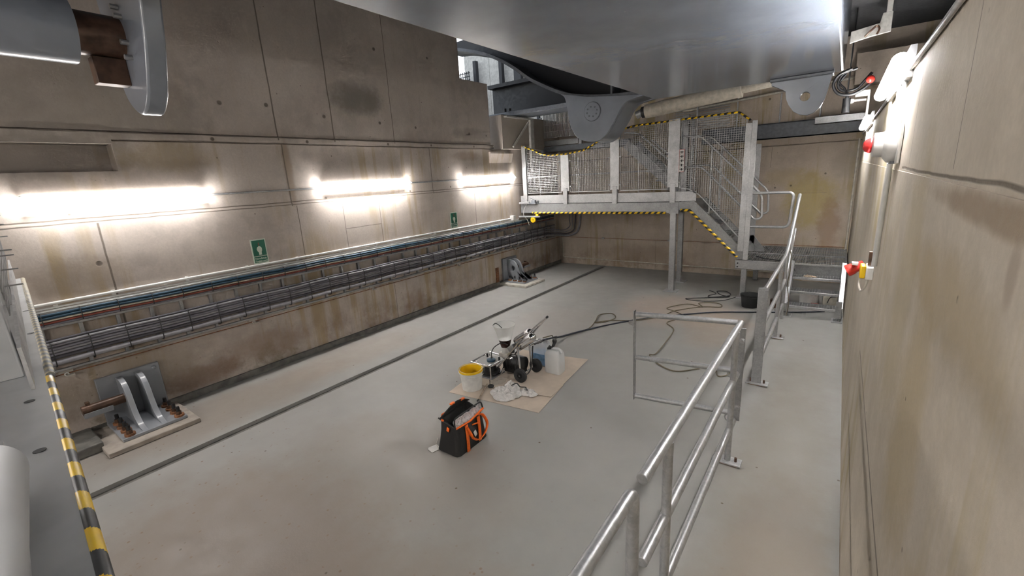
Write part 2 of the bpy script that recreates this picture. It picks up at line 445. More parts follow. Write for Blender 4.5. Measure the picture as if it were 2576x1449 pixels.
# ------------------------------------------------------------------ room shell
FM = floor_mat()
b = MB()
b.box2((-4.36, -3.5, -.3), (.6, 10, 0)); b.box2((-6.1, -3.5, -.3), (-4.48, 10, 0)); b.box2((-4.48, -3.5, -.3), (-4.36, 10, -.05))
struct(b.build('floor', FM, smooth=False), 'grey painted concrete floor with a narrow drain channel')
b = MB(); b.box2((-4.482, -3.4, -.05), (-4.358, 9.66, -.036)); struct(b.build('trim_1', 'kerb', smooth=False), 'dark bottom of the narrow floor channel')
CL = concrete('concrete_wall_side', 1, och=.8, ochz=(2.85, 2.65), low=.75,
    joints=[(2.93, 2.8, 5, .012), (3.705, 2.8, 5, .012), (4.735, 2.8, 5, .008), (2.965, 2.0, 2.75, .012), (5.46, 2.0, 2.75, .009),
            (3.02, 1.3, 2.0, .008), (6.52, 1.3, 2.0, .008), (7.32, 1.3, 2.0, .006), (1.07, .7, 2.0, .012), (3.68, 1.35, 1.98, .006), (4.3, 1.35, 1.98, .006),
            (4.4, .05, .65, .006), (6.7, .05, .65, .006)],
    lines=[(2.757, 1.33, 7.2, .014), (2.83, -3, 7.2, .012), (2.05, -3, 9.7, .009), (2.015, -3, 9.7, .007), (1.62, 3.68, 4.3, .006)],
    holes=[(2.35, 3.18, .03), (2.86, 3.2, .03), (3.6, 3.12, .03), (4.5, 3.09, .028), (5.2, 3.06, .026), (6.5, 3.02, .026), (7.0, 3.0, .024),
           (3.3, 2.79, .026), (2.2, 2.79, .026), (4.6, 2.79, .024), (5.5, 2.79, .022), (6.6, 2.79, .022), (1.0, 1.62, .03), (3.45, 2.06, .022), (4.95, 2.07, .022), (5.9, 2.09, .02),
           (4.55, 4.1, .03), (5.6, 4.15, .028)],
    patches=[(4.15, 3.38, .5, .28, (.15, .135, .115), .75), (1.6, .22, .55, .16, (.17, .095, .055), .7), (.9, 2.62, .8, .25, (.14, .125, .11), .45),
             (1.2, 3.1, 1.2, .5, (.22, .195, .165), .55), (6.6, 3.0, .6, .15, (.19, .165, .14), .5), (1.75, 2.6, .5, .18, (.33, .25, .13), .5), (1.0, .45, .9, .35, (.24, .19, .13), .55), (.7, 1.0, .6, .35, (.30, .23, .165), .4), (2.3, .33, .7, .22, (.25, .165, .115), .5), (.8, 1.5, .45, .25, (.27, .2, .135), .5), (6.4, 2.62, .5, .1, (.25, .17, .10), .55), (3.0, 2.4, .07, .5, (.26, .18, .10), .6)])
b = MB(); xo = XL-.45
b.box2((xo, -3.5, 0), (XL, 9.7, 2.03)); b.box2((xo, -3.5, 2.03), (XL-.012, 9.7, 2.47)); b.box2((xo, 1.33, 2.47), (XL-.012, 9.7, 2.75))
b.box2((xo, -3.5, 2.47), (XL-.2, 1.33, 2.72))
b.box2((xo, -3.5, 2.72), (XL+.012, 1.33, 2.83)); b.box2((xo, 1.33, 2.76), (XL+.008, 7.2, 2.83)); b.box2((xo, -3.5, 2.84), (XL, 7.12, 3.94))
b.box2((xo, -3.5, 3.94), (XL, 6.36, 5.2)); b.box2((xo, 1.33, 2.75), (XL-.03, 7.1, 2.84)); b.box2((xo, -3.5, 2.8), (XL-.03, 1.4, 2.85))
struct(b.build('wall_left', CL, smooth=False), 'long board marked concrete wall with a ledge')
# corbel-shaped niche lip by the platform and the bearing block
b = MB(); b.prism([(XL-.02, 2.70), (XL+.035, 2.70), (XL+.035, 2.67), (XL-.012, 2.49)], 'xz', 7.05, 7.80)
struct(b.build('trim_2', CL, smooth=False), 'sloped concrete lip on the wall beside the platform')
CB = concrete('concrete_block', 1, c1=(.42, .37, .31), och=.2, seed=3.)
b = MB(); b.box2((-6.05, 7.42, 2.752), (-5.58, 9.68, 3.41)); struct(b.build('trim_3', CB, smooth=False, bevel=.012), 'concrete bearing block under the dark steel beam')
# far wall
CF = concrete('concrete_wall_end', 0, c1=(.54, .455, .375), c2=(.45, .375, .31), och=.95, ochre=(.36, .28, .13), low=.55, seed=11.,
    joints=[(-3.2, 0, .66, .004), (-1.1, 2.1, 2.46, .004)], lines=[(2.475, -6, 1, .012), (1.62, -1.3, -.2, .003)],
    holes=[(-1.0, 1.73, .022), (-.75, 1.76, .022), (-1.95, 3.2, .025), (-1.2, 3.3, .025), (-.25, 1.95, .02)],
    patches=[(-.45, 1.5, .5, .6, (.46, .36, .13), .75), (-.12, 1.0, .22, .6, (.33, .21, .13), .65), (-.8, 1.9, .5, .2, (.40, .31, .17), .5), (.05, 2.1, .3, .3, (.36, .31, .25), .5), (-3.5, .35, 1.2, .25, (.30, .22, .16), .5)])
b = MB(); b.box2((-5.66, YF, 0), (1.6, YF+.4, 2.47)); b.box2((-5.66, YF+.03, 2.47), (1.6, YF+.4, 2.5)); b.box2((-5.66, YF+.012, 2.5), (1.6, YF+.4, 5.2))
struct(b.build('wall_far', CF, smooth=False), 'stained concrete end wall behind the platform and stair')
CR = concrete('concrete_wall_near', 1, c1=(.62, .55, .455), c2=(.53, .465, .375), och=1., ochre=(.47, .385, .205), streak=.12, seed=23.,
    joints=[(1.45, 2.16, 2.6, .004), (2.35, 2.16, 2.6, .004)], lines=[(2.142, -3, 2.6, .007), (1.0, 1.2, 3.4, .012), (.455, 1.6, 3.6, .008)], holes=[(1.2, 1.3, .008), (1.05, 1.1, .008), (1.5, 1.55, .008), (.9, 1.35, .007)],
    patches=[(1.45, 1.5, .3, .45, (.46, .36, .19), .6), (.95, 1.15, .25, .3, (.50, .40, .21), .5), (1.0, 2.1, .8, .035, (.25, .17, .10), .7), (.87, 2.03, .03, .06, (.32, .25, .19), .6), (1.25, 1.9, .6, .12, (.40, .31, .17), .6), (1.9, 1.75, .25, .6, (.45, .37, .21), .5), (2.0, 2.42, .5, .12, (.5, .43, .31), .5)])
b = MB(); b.box2((XR, -3.5, 0), (XR+.5, YF, 2.13)); b.box2((XR+.004, -3.5, 2.13), (XR+.5, YF, 2.57))
struct(b.build('wall_right', CR, smooth=False), 'pale stained concrete side wall with the alarm sounder')
# two thin dark level lines low on the side wall
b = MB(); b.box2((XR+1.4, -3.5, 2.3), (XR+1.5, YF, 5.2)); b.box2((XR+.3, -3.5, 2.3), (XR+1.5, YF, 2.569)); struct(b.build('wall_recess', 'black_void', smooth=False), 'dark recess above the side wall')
b = MB(); b.box2((-6.1, -3.8, 0), (1.7, -3.5, 5.4)); struct(b.build('wall_back', CF, smooth=False), 'concrete wall behind the camera')
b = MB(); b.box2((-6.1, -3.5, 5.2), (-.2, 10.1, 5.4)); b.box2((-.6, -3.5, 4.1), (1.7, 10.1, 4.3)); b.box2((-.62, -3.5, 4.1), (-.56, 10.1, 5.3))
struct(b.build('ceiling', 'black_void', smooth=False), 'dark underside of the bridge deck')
b = MB(); b.box2((XL, -3.3, 0), (XL+.03, 9.68, .075)); struct(b.build('baseboard_left', 'kerb', smooth=False), 'dark painted strip at the foot of the side wall')
b = MB(); b.box2((-5.64, -3.4, 0), (-5.17, .60, .088)); struct(b.build('trim_4', 'kerb', smooth=False, bevel=.01), 'low dark concrete kerb beside the anchor plinth')

# outside wall seen through the opening
b = MB(); b.box2((-9.2, 10.6, 2.5), (-5.7, 10.9, 6.4))
for x in (-8.3, -7.86, -7.4, -6.9): b.box2((x-.012, 10.585, 2.5), (x+.012, 10.6, 6.4))
struct(b.build('wall_outside', 'panelw', smooth=False), 'white panelled wall seen through the opening')
b = MB()
for x, w in ((-7.75, .10), (-7.2, .22), (-8.65, .10)): b.box2((x-w/2, 10.38, 3.5), (x+w/2, 10.5, 5.4))
struct(b.build('trim_5', 'dark_and_unlit', smooth=False), 'dark uprights on the panelled wall outside')
b = MB()
for i in range(14): b.box2((-9.7+i*.075, 10.2, 4.6), (-9.68+i*.075, 10.215, 5.12))
for i in range(6): b.box2((-9.75, 10.2, 4.62+i*.09), (-8.68, 10.215, 4.64+i*.09))
b2 = MB(); b2.box2((-9.9, 10.1, 3.2), (-8.6, 10.58, 4.6)); struct(b2.build('trim_6', 'panelw', smooth=False), 'pale ledge outside carrying the small mesh fence')
tag(b.build('mesh_fence', 'dark_and_unlit', smooth=False), 'small dark mesh fence against daylight in the opening above the wall', 'fence')

# ------------------------------------------------------------------ lamps
def lamp(loc, y0, y1, z, side, label, lip=.095, mat='lamp', r=.068):
    """side=+1: mounted on the x<0 wall facing +x"""
    x = loc; t = thing('fluorescent_lamp', label, 'lamp', (x, (y0+y1)/2, z), 'tube lamps on the concrete walls')
    c = x + side*.055; L = []
    for k in range(7):
        a = PI/2*k/6; L.append((y0+r*(1-math.sin(a)), r*math.sin(a)+.002))
    ys = [p[0] for p in L] + [y0+y1-p[0] for p in reversed(L)]; rs = [p[1] for p in L] + [p[1] for p in reversed(L)]
    MB().tube([(c, y, z) for y in ys], rs, 20).build('diffuser', mat, t)
    h = MB(); e0 = -.01 if mat == 'lamp' else .1
    h.box2((min(x, x+side*.022), y0+e0, z-.055), (max(x, x+side*.022), y1-e0, z+.075))
    e = -.01 if mat == 'lamp' else .12
    if lip: h.box2((min(x, x+side*lip), y0+e, z+.072), (max(x, x+side*lip), y1-e, z+.08))
    if mat == 'lamp': h.box2((min(x, x+side*.036), y0-.01, z-.08), (max(x, x+side*.036), y1+.01, z-.072))  # lower lip added to shade the wall just beneath the lamp
    h.build('housing', 'white' if mat == 'lamp' else 'blackp', t)
    return t
lamp(XL+.012, .63, 2.0, 2.2, 1, 'glowing tube lamp on the long wall above the near anchor bracket')
lamp(XL+.012, 3.41, 4.84, 2.2, 1, 'glowing tube lamp in the middle of the long wall between two conduits')
lamp(XL+.012, 6.24, 7.70, 2.18, 1, 'glowing tube lamp on the long wall beside the platform fence')
lamp(XL+.012, -2.3, -.85, 2.2, 1, 'unseen added fill lamp at the hidden end of the long wall')  # out of view, added as fill from the near end
def fill_lamp(x0, x1, label):  # unseen lamps added on the back wall to even out the light
    t = thing('fluorescent_lamp', label, 'lamp', ((x0+x1)/2, -3.5, 2.2), 'tube lamps on the concrete walls')
    MB().cyl((x0, -3.43, 2.2), (x1, -3.43, 2.2), .06, 18).build('diffuser', 'lamp_fill', t)
    MB().box2((x0, -3.5, 2.15), (x1, -3.47, 2.26)).build('housing', 'white', t)
fill_lamp(-4.9, -3.5, 'added fill tube lamp behind the camera on the back wall toward the long wall')
fill_lamp(-2.6, -1.2, 'added fill tube lamp behind the camera on the back wall toward the passage')
lamp(XR+.004, 2.62, 3.95, 2.58, -1, 'long glowing tube lamp at the top of the side wall above the sounder', 0, 'lamp_side', .033)
lamp(XR+.004, 6.1, 8.0, 2.58, -1, 'glowing tube lamp on the side wall above the grey cable trunking', 0, 'lamp_side', .033)
lamp(XR+.004, -1.6, .0, 2.58, -1, 'unseen added fill lamp on the side wall over the near platform', 0, 'lamp_side', .033)  # added out of frame beside the camera for more light

for i, (a, c, lb) in enumerate([(2.02, 3.36, 'thin grey conduit joining the first and second wall lamps'), (4.9, 6.2, 'thin grey conduit joining the second and third wall lamps')]):
    tag(MB().tube([(XL+.012, a, 2.2), (XL+.012, c, 2.2)], .011, 10).build('conduit', 'galv_pale'), lb, 'conduit', 'conduits between wall lamps')

# ------------------------------------------------------------------ bridge leaf over the pit
bl = thing('bridge_leaf', 'huge glossy grey steel box girder and curved lug girder hanging overhead', 'bridge part', (-1., 5., 2.98))
b = MB(); b.box2((-1.865, -3.3, 2.98), (-.087, 5.46, 4.0)); b.box2((-1.7, 5.4, 3.5), (-.4, 7.2, 4.0))
b.build('counterweight_box', 'box_paint', bl, bevel=.02)
lug = [(-.66, 2.979), (-.66, 2.93), (-.60, 2.90), (-.535, 2.86), (-.525, 2.79), (-.50, 2.73), (-.455, 2.665), (-.40, 2.63), (-.34, 2.618), (-.285, 2.635), (-.24, 2.68), (-.21, 2.75), (-.19, 2.85), (-.175, 2.93), (-.17, 2.979)]
l = MB().prism(lug, 'xz', 5.36, 5.43, hole=(-.37, 2.79, .042)).build('lifting_lug', 'grey_paint', bl, bevel=.006)
MB().box2((-.67, 5.30, 2.955), (-.16, 5.48, 2.979)).build('lug_plate', 'mid_paint', l, bevel=.004)
# curved girder: web + flange
fl_ = c2([(-6.6, 4.66), (-6.2, 4.60), (-5.62, 4.42), (-5.22, 4.23), (-4.9, 4.03), (-4.6, 3.815), (-4.3, 3.65), (-4.0, 3.51), (-3.75, 3.43), (-3.4, 3.365), (-3.0, 3.325), (-2.4, 3.30)], 6)
web = fl_ + [(-2.4, 4.9), (-6.6, 4.9)]
g = MB().prism(web, 'xz', 7.38, 7.42).build('curved_girder', 'dark_and_unlit', bl)  # near-black colour stands in for the unlit depth of the web
b = MB()
for i in range(len(fl_)-1):
    (x0, z0), (x1, z1) = fl_[i], fl_[i+1]
    n = V((-(z1-z0), 0, x1-x0)).normalized()*.05
    vs = [(x0, 7.0, z0), (x1, 7.0, z1), (x1, 7.55, z1), (x0, 7.55, z0)]
    vs += [V(p)+n for p in vs]
    b.add(vs, [(0, 1, 2, 3), (7, 6, 5, 4), (0, 4, 5, 1), (2, 6, 7, 3), (0, 3, 7, 4), (1, 5, 6, 2)])
b.build('flange', 'mid_paint', g)
b = MB(); b.box2((-3.11, 7.05, 3.38), (-3.08, 7.4, 4.5)); b.build('stiffener', 'mid_paint', g)
hub = c2([(-3.97, 3.50), (-3.90, 3.44), (-3.86, 3.29), (-3.82, 3.05), (-3.74, 2.86), (-3.62, 2.745), (-3.45, 2.695), (-3.30, 2.69), (-3.17, 2.765), (-3.07, 2.89), (-2.98, 3.02), (-2.90, 3.15), (-2.80, 3.235), (-2.66, 3.265), (-2.45, 3.29)], 4)
hp = hub + [(-3.0, 3.34), (-3.5, 3.40)]
h_ = MB().prism(hp, 'xz', 6.98, 7.05).build('hub_bracket', 'grey_paint', bl, bevel=.012)
inner = [(x*.985-.05+.015 if x > -3.3 else x+.03, z+.012) for x, z in hub] + [(-3.0, 3.34), (-3.5, 3.40)]
MB().prism(inner, 'xz', 7.05, 7.50).build('hub_body', 'grey_paint', h_)
MB().prism([(x, z) for x, z in hp], 'xz', 7.50, 7.57).build('rear_plate', 'grey_paint', h_, bevel=.012)
b = MB(); b.tube([(-3.39, 6.962, 3.155), (-3.39, 6.985, 3.155)], .142, 32)
p_ = b.build('pin_cover', 'grey_paint', h_, bevel=.004)
b = MB()
b.tube([(-3.39+.145*math.cos(2*PI*k/32), 6.975, 3.155+.145*math.sin(2*PI*k/32)) for k in range(32)], .006, 6, closed=True)
for k in range(8):
    a = 2*PI*k/8+.2; b.cyl((-3.39+.09*math.cos(a), 6.955, 3.155+.075*math.sin(a)), (-3.39+.09*math.cos(a), 6.97, 3.155+.075*math.sin(a)), .014, 6)
b.build('cover_bolt', 'mid_paint', p_)

# beige cylinder from the hub
t = thing('hydraulic_cylinder', 'beige painted cylinder running from the hanging hub behind the box girder', 'cylinder', (-2.6, 7.2, 3.0))
MB().cyl((-2.60, 7.25, 3.075), (-1.28, 7.25, 3.20), .105, 24).build('barrel', 'beige', t)
MB().cyl((-2.35, 7.25, 3.099), (-2.32, 7.25, 3.101), .112, 24).cyl((-1.30, 7.25, 3.198), (-1.25, 7.25, 3.203), .115, 24).build('collar', 'beige', t)
MB().cyl((-2.66, 7.25, 3.07), (-2.60, 7.25, 3.075), .085, 20).build('end_cap', 'blackp', t)
MB().cyl((-1.25, 7.25, 3.203), (-.45, 7.25, 3.26), .06, 18).build('rod', 'beige', t)
MB().cyl((-2.75, 7.25, 3.04), (-2.66, 7.25, 3.07), .06, 16).build('clevis', 'galv', t)
# pivot bracket hung near the camera end, with its shaft and cylinder
t = thing('pivot_bracket', 'thick grey hanging steel plate with rounded foot at the upper corner', 'bracket', (-3.8, 1.15, 2.74))
face = c2([(-4.30, 3.95), (-4.18, 3.5), (-4.15, 3.23), (-4.14, 3.13), (-4.11, 3.02), (-4.05, 2.87), (-3.94, 2.78), (-3.83, 2.742), (-3.74, 2.76), (-3.67, 2.81), (-3.61, 2.88), (-3.50, 3.08), (-3.44, 3.25), (-3.39, 3.42), (-3.32, 3.95)], 4)
MB().prism(face, 'xz', 1.10, 1.215).build('hanger_plate', 'grey_paint', t, bevel=.015)
MB().cyl((-3.90, .86, 3.215), (-3.90, 1.1, 3.215), .125, 24).build('shaft', 'brown', t)
MB().box2((-3.98, .93, 2.93), (-3.88, 1.10, 3.09)).build('keeper_plate', 'brown', t, bevel=.004)
for dx, dz in ((.10, .16), (.13, .10), (.14, -.05), (.15, -.14)):
    MB().cyl((-3.9+dx, 1.06, 3.215+dz), (-3.9+dx, 1.1, 3.215+dz), .016, 8).build('bolt', 'galv', t)
t = thing('hydraulic_cylinder', 'fat grey cylinder reaching the hanging plate at the upper corner', 'cylinder', (-3.75, .3, 3.0))
MB().cyl((-3.9, -.6, 3.215), (-3.9, .86, 3.215), .185, 32).build('barrel', 'grey_paint', t)

# bearing beam resting on the block
t = thing('steel_beam', 'dark grey I-beam resting on the concrete bearing block behind the hub', 'beam', (-4.6, 8.1, 3.42))
b = MB(); b.box2((-6.3, 7.82, 3.42), (-3.2, 8.45, 3.50)); b.build('bottom_flange', 'mid_paint', t, bevel=.006)
b = MB(); b.box2((-6.3, 8.12, 3.50), (-3.2, 8.16, 4.03)); b.build('web', 'dark_and_unlit', t)
b = MB(); b.box2((-6.3, 7.95, 4.03), (-3.2, 8.4, 4.10)); b.build('top_flange', 'dark_and_unlit', t)
for x in (-4.32, -3.75):
    MB().box2((x, 7.86, 3.5), (x+.02, 8.12, 4.03)).build('stiffener', 'mid_paint', t)
MB().box2((-6.02, 7.46, 3.411), (-5.6, 8.3, 3.42)).build('bearing_plate', 'mid_paint', t)
b = MB(); b.cyl((-5.72, 7.75, 3.50), (-5.72, 7.75, 3.56), .03, 6); b.cyl((-5.60, 7.75, 3.50), (-5.60, 7.75, 3.55), .03, 6); b.build('bolt', 'dark_and_unlit', t)
# white post with brace between block and fence
t = thing('bracket_post', 'white square post with diagonal brace beside the bearing block', 'bracket', (-5.5, 8.4, 2.3))
MB().box2((-5.575, 8.37, 2.3), (-5.52, 8.50, 3.36)).build('post', 'whitep', t, bevel=.006)
MB().bar((-5.54, 7.72, 2.80), (-5.54, 8.32, 3.31), .03, .035).build('brace', 'whitep', t)
MB().box2((-5.575, 7.5, 3.36), (-5.50, 8.5, 3.385)).build('cap_plate', 'whitep', t)
MB().bar((-5.54, 8.2, 2.0), (-5.54, 8.4, 2.55), .012, .012).build('stay', 'galv_pale', t)

# ------------------------------------------------------------------ cable tray, cables, conduits
XT = XL+.05
t = thing('cable_tray', 'long galvanised ladder tray full of cables on the long wall', 'cable tray', (XT, 4.8, .7))
Y0, Y1 = -.6, 9.35
for z in (.722, 1.13, 1.262):
    MB().bar((XT, Y0, z), (XT, Y1, z), .035, .022).build('rail', 'galv', t, bevel=.003)
ry = [-.05, .22, .49, .75, 1.02, 1.29, 1.55, 1.83, 2.10, 2.38, 2.65, 2.93, 3.21, 3.50, 3.77, 4.06, 4.33, 4.62, 4.89, 5.17, 5.44, 5.72, 5.99, 6.27, 6.54, 6.82, 7.09, 7.37, 7.64, 7.92, 8.19, 8.47, 8.75, 9.03]
for y in ry:
    MB().box2((XL+.002, y-.014, .715), (XT-.012, y+.014, 1.27)).build('rung', 'galv', t)
for y in ry:
    b = MB(); b.tube(rp([(XT-.015, y+.02, .768), (XT+.075, y+.02, .775), (XT+.075, y+.02, 1.0), (XT-.015, y+.02, 1.02)], .03, 3), .0045, 6)
    b.build('cable_tie', 'blackp', t)
    b = MB(); b.tube(rp([(XT-.01, y+.02, 1.15), (XT+.05, y+.02, 1.15), (XT+.05, y+.02, 1.26), (XT-.01, y+.02, 1.27)], .02, 3), .004, 6)
    b.build('cable_tie', 'blackp', t)
def wavy(x, z, y0, y1, amp=.004, ph=0., step=.17):
    n = int((y1-y0)/step); return [(x+amp*math.sin(ph+i*1.3), y0+(y1-y0)*i/n, z+amp*math.sin(ph*2+i*.9)) for i in range(n+1)]
def bend(z, x, r, ztop, yend=YF):
    """tail of a cable that dips, turns the corner and climbs the end wall"""
    k = r*.8
    return [(x+p, y-k if y < 9.6 else y-r*.25, q) for p, y, q in [(.01, 8.9, z), (.02, 9.15, z-.02), (.09, 9.42, z-.06), (.22, 9.56, z-.08), (.42-r*.6, 9.63, z-.01), (.50-r, 9.64, z+.17), (.52-r, 9.64, z+.4), (.52-r, 9.64, ztop)]]
    return [(x+.01, 8.9, z), (x+.02, 9.15, z-.02), (x+.09, 9.42, z-.09+.03), (x+.22, 9.56, z-.08), (x+.42-r*.3, 9.63, z-.01), (x+.50-r, 9.64, z+.17), (x+.52-r, 9.64, z+.4), (x+.52-r, 9.64, ztop)]
def cable(z, x, r, mat, label, tail=None, amp=.004, ph=0.):
    pts = wavy(x, z, Y0, 8.5 if tail is not None else 9.3, amp, ph)
    if tail is not None: pts = pts + smooth_path(bend(z, x, tail, 1.42), 5)
    return tag(MB().tube(pts, r, 10).build('cable', mat), label, 'cable', 'cables on the ladder tray')
cable(.806, XT+.04, .025, 'cable_mid', 'thickest light grey cable lowest on the ladder tray', 0., .003)
zs = [.8565, .886, .9115, .937, .9625, .988, 1.0115]
lab = ['dark cable directly above the thick light grey cable on the tray', 'grey cable second above the thick light grey one on the tray', 'grey cable third above the thick light grey one on the tray',
       'middle grey cable of the lower bundle on the ladder tray', 'grey cable third from the top of the lower bundle on the tray', 'grey cable second from the top of the lower bundle on the tray', 'thin dark cable topmost of the lower bundle on the tray']
mats = ['cable_dark', 'cable_grey', 'cable_mid', 'cable_grey', 'cable_grey', 'cable_mid', 'cable_dark']
for i, z in enumerate(zs):
    cable(z, XT+.035+.008*(i % 2), .0122 if i else .016, mats[i], lab[i], {0: .10, 2: .17, 4: .24}.get(i), .003, 0.)
cable(1.150, XT+.015, .010, 'cable_grey', 'pale grey cable lying under the red cable on the tray', None, .003, 0.)
cable(1.172, XT+.022, .010, 'redc', 'thin red cable on the upper part of the ladder tray', None, .003, 0.)
cable(1.193, XT+.025, .008, 'cream', 'thin white cable between the red and blue cables on the tray', None, .003, 0.)
cable(1.215, XT+.022, .013, 'blue', 'lower of the two blue cables along the tray top', None, .003, 0.)
cable(1.241, XT+.018, .013, 'blue', 'upper of the two blue cables along the tray top', None, .003, 0.)
def conduit(z, r, mat, label, y1):
    t = thing('conduit', label, 'conduit', (XL+.02, 4, z), 'white conduits above the tray')
    MB().tube([(XL+.022, Y0, z), (XL+.022, y1, z+.008)], r, 12).build('pipe', mat, t)
    y = -.2
    while y < y1-.1:
        MB().box((XL+.012, y, z-.003), (.024, .03, r*2+.022)).build('pipe_clip', 'white', t); y += .62 if r > .012 else .83
conduit(1.332, .0135, 'white', 'white conduit topmost above the cable tray', 7.6)
conduit(1.293, .009, 'white', 'cream conduit second from the top above the cable tray', 7.9)
conduit(1.270, .009, 'white', 'cream conduit just above the blue cables', 7.9)
tag(MB().box((XL+.045, 7.66, 1.35), (.09, .10, .10)).build('junction_box', 'white', bevel=.008), 'small white junction box ending the top conduit by the platform', 'junction box')
# emergency pull cord and its guides
tag(MB().tube([(XL+.03, -.5, .672), (XL+.03, 9.62, .672)], .005, 6).build('pull_cord', 'rust'), 'thin rusty pull cord stretched below the cable tray', 'cord', 'pull cords on the walls')
tag(MB().tube([(-5.6, YF-.03, .672), (.15, YF-.03, .668)], .005, 6).build('pull_cord', 'rust'), 'thin rusty pull cord across the end wall under the platform', 'cord', 'pull cords on the walls')
gl = ['pale cord guide on the wall over the near anchor bracket', 'pale cord guide second along the wall below the tray', 'pale cord guide in the middle of the wall below the tray', 'pale cord guide fourth along the wall below the tray', 'pale cord guide above the far anchor bracket']
for y, lb in zip((.56, 2.22, 3.97, 5.90, 7.72), gl):
    t = thing('cord_guide', lb, 'cord guide', (XL+.03, y, .64), 'cord guides below the tray')
    MB().box((XL+.012, y, .685), (.02, .10, .05)).build('guide_plate', 'dirtyw', t, bevel=.003)
    MB().tube([(XL+.035, y+.014*math.cos(a*PI/4), .665+.014*math.sin(a*PI/4)) for a in range(8)], .006, 6, closed=True).build('guide_eye', 'white', t)
    MB().box((XL+.04, y+.02, .655), (.05, .055, .012)).build('guide_arm', 'dirtyw', t)
for x, lb in ((-4.45, 'cord guide on the end wall beneath the middle of the platform'), (-2.9, 'cord guide on the end wall next to the platform leg')):
    tag(MB().box((x, YF-.02, .67), (.07, .04, .03)).build('cord_guide', 'galv', bevel=.003), lb, 'cord guide', 'cord guides on the end wall')

# ------------------------------------------------------------------ emergency signs
def sign(y0, y1, z0, z1, label):
    x = XL; w, h = y1-y0, z1-z0
    t = thing('emergency_sign', label, 'sign', (x, (y0+y1)/2, z0), 'green emergency stop signs')
    MB().box2((x+.001, y0, z0), (x+.006, y1, z1)).build('sign_board', 'signwhite', t)
    MB().box2((x+.006, y0+.012, z0+h*.32), (x+.0075, y1-.012, z1-.012)).build('symbol_panel', 'green', t)
    MB().box2((x+.006, y0+.012, z0+.012), (x+.0075, y1-.012, z0+h*.285)).build('text_panel', 'green', t)
    cy, cz = (y0+y1)/2, z0+h*.55
    hand = [(-.022, .055), (-.006, .068), (.012, .066), (.026, .052), (.031, .030), (.027, .010), (.020, -.004), (.020, -.038), (-.012, -.038), (-.012, -.008), (-.026, .012), (-.030, .036)]
    MB().prism([(cy+a*w/.175, cz+c*h/.3-.02) for a, c in hand], 'yz', x+.0075, x+.009).build('hand_symbol', 'signwhite', t)
    MB().box2((x+.0075, cy-.004, cz+.05), (x+.009, cy+.004, cz+.09)).build('cord_symbol', 'redc', t)
    for k, s in enumerate(('Noodstop', 'Trekkoord')):
        text_mesh(s, .0315*w/.175, 'lettering', 'signwhite', t, lambda c, k=k: V((x+.0078+c.z, cy+c.x, z0+h*(.185-.115*k)+c.y-.003)), bold=.0008)
sign(2.372, 2.548, 1.35, 1.645, 'larger looking green emergency stop sign on the wall nearer the camera')
sign(5.805, 5.985, 1.355, 1.64, 'green emergency stop sign farther along the wall toward the platform')

# ------------------------------------------------------------------ anchor brackets
def anchor(yc, pl, pside, hole, label):
    t = thing('anchor_bracket', label, 'anchor bracket', (-5.35, yc, 0), 'grey steel anchor brackets')
    MB().box2((-5.64, pl[0], 0), (-4.95, pl[1], .045)).build('plinth', 'dirtyw' if pside > 0 else 'mortar', t, bevel=.006)
    MB().box2((-5.62, yc-.26, .045), (-5.07, yc+.25, .075)).build('base_plate', 'bracket_paint', t, bevel=.005)
    MB().box2((-5.645, yc-.255, .075), (-5.605, yc+.25, .535)).build('back_plate', 'bracket_paint', t, bevel=.004)
    prof = [(-5.605, .50)] + c2([(-5.56, .505), (-5.47, .49), (-5.40, .44), (-5.355, .36), (-5.32, .25), (-5.275, .16), (-5.20, .10), (-5.10, .078)], 5) + [(-5.09, .075), (-5.605, .075)]
    for s in (-.075, .075):
        y = yc-.01+s
        MB().prism(prof, 'xz', y-.022, y+.022, hole=(-5.46, .325, .052) if hole else None).build('gusset', 'bracket_paint', t, bevel=.004)
    for s in (-1, 1):
        for x in (-5.49, -5.36, -5.235, -5.115):
            y = yc+s*.195
            w = MB(); w.cyl((x, y, .075), (x, y, .096), .042, 20); wo = w.build('washer', 'rust', t)
            n_ = MB(); n_.cyl((x, y, .096), (x, y, .128), .027, 6); n_.build('nut', 'mid_paint' if pside > 0 else 'brown', wo)
            s_ = MB(); s_.cyl((x, y, .128), (x, y, .175), .016, 12); s_.build('stud', 'blackp' , wo)
    a, e = (yc-.09, .56) if pside < 0 else (yc+.09, yc+.42)
    MB().cyl((-5.455, a, .325), (-5.455, e, .325), .046, 20).build('pin', 'brown', t)
    lo, hi = (e, a-.12) if pside < 0 else (a+.12, e+.03)
    MB().prism([(-5.525, .285), (-5.525, .275), (-5.455, .262), (-5.39, .265), (-5.38, .315), (-5.388, .315), (-5.397, .274), (-5.455, .272)], 'xz', lo, hi).build('pin_tray', 'bracket_paint', t)
    e2 = e+.05 if pside < 0 else e-.05
    MB().box((-5.465, e2, .378), (.05, .03, .03)).build('grease_nipple', 'brown', t)
    MB().ball((-5.60, yc+.20, .49), .022, 10).build('cap_bolt', 'bracket_paint', t)
M['mortar'] = plain('pale_mortar', (.34, .30, .26), .8, 0, .15, 9)
anchor(.975, (.58, 1.29), -1, False, 'grey steel anchor bracket near the striped edge with brown pin and bolts')
anchor(7.47, (7.08, 7.80), 1, True, 'grey steel anchor bracket at the far end below the platform')
tag(MB().box2((-5.648, 7.0, .05), (-5.63, 7.09, .38)).build('rusty_patch', 'rust', smooth=False), 'rough rusty strip on the wall beside the far anchor bracket', 'wall patch')

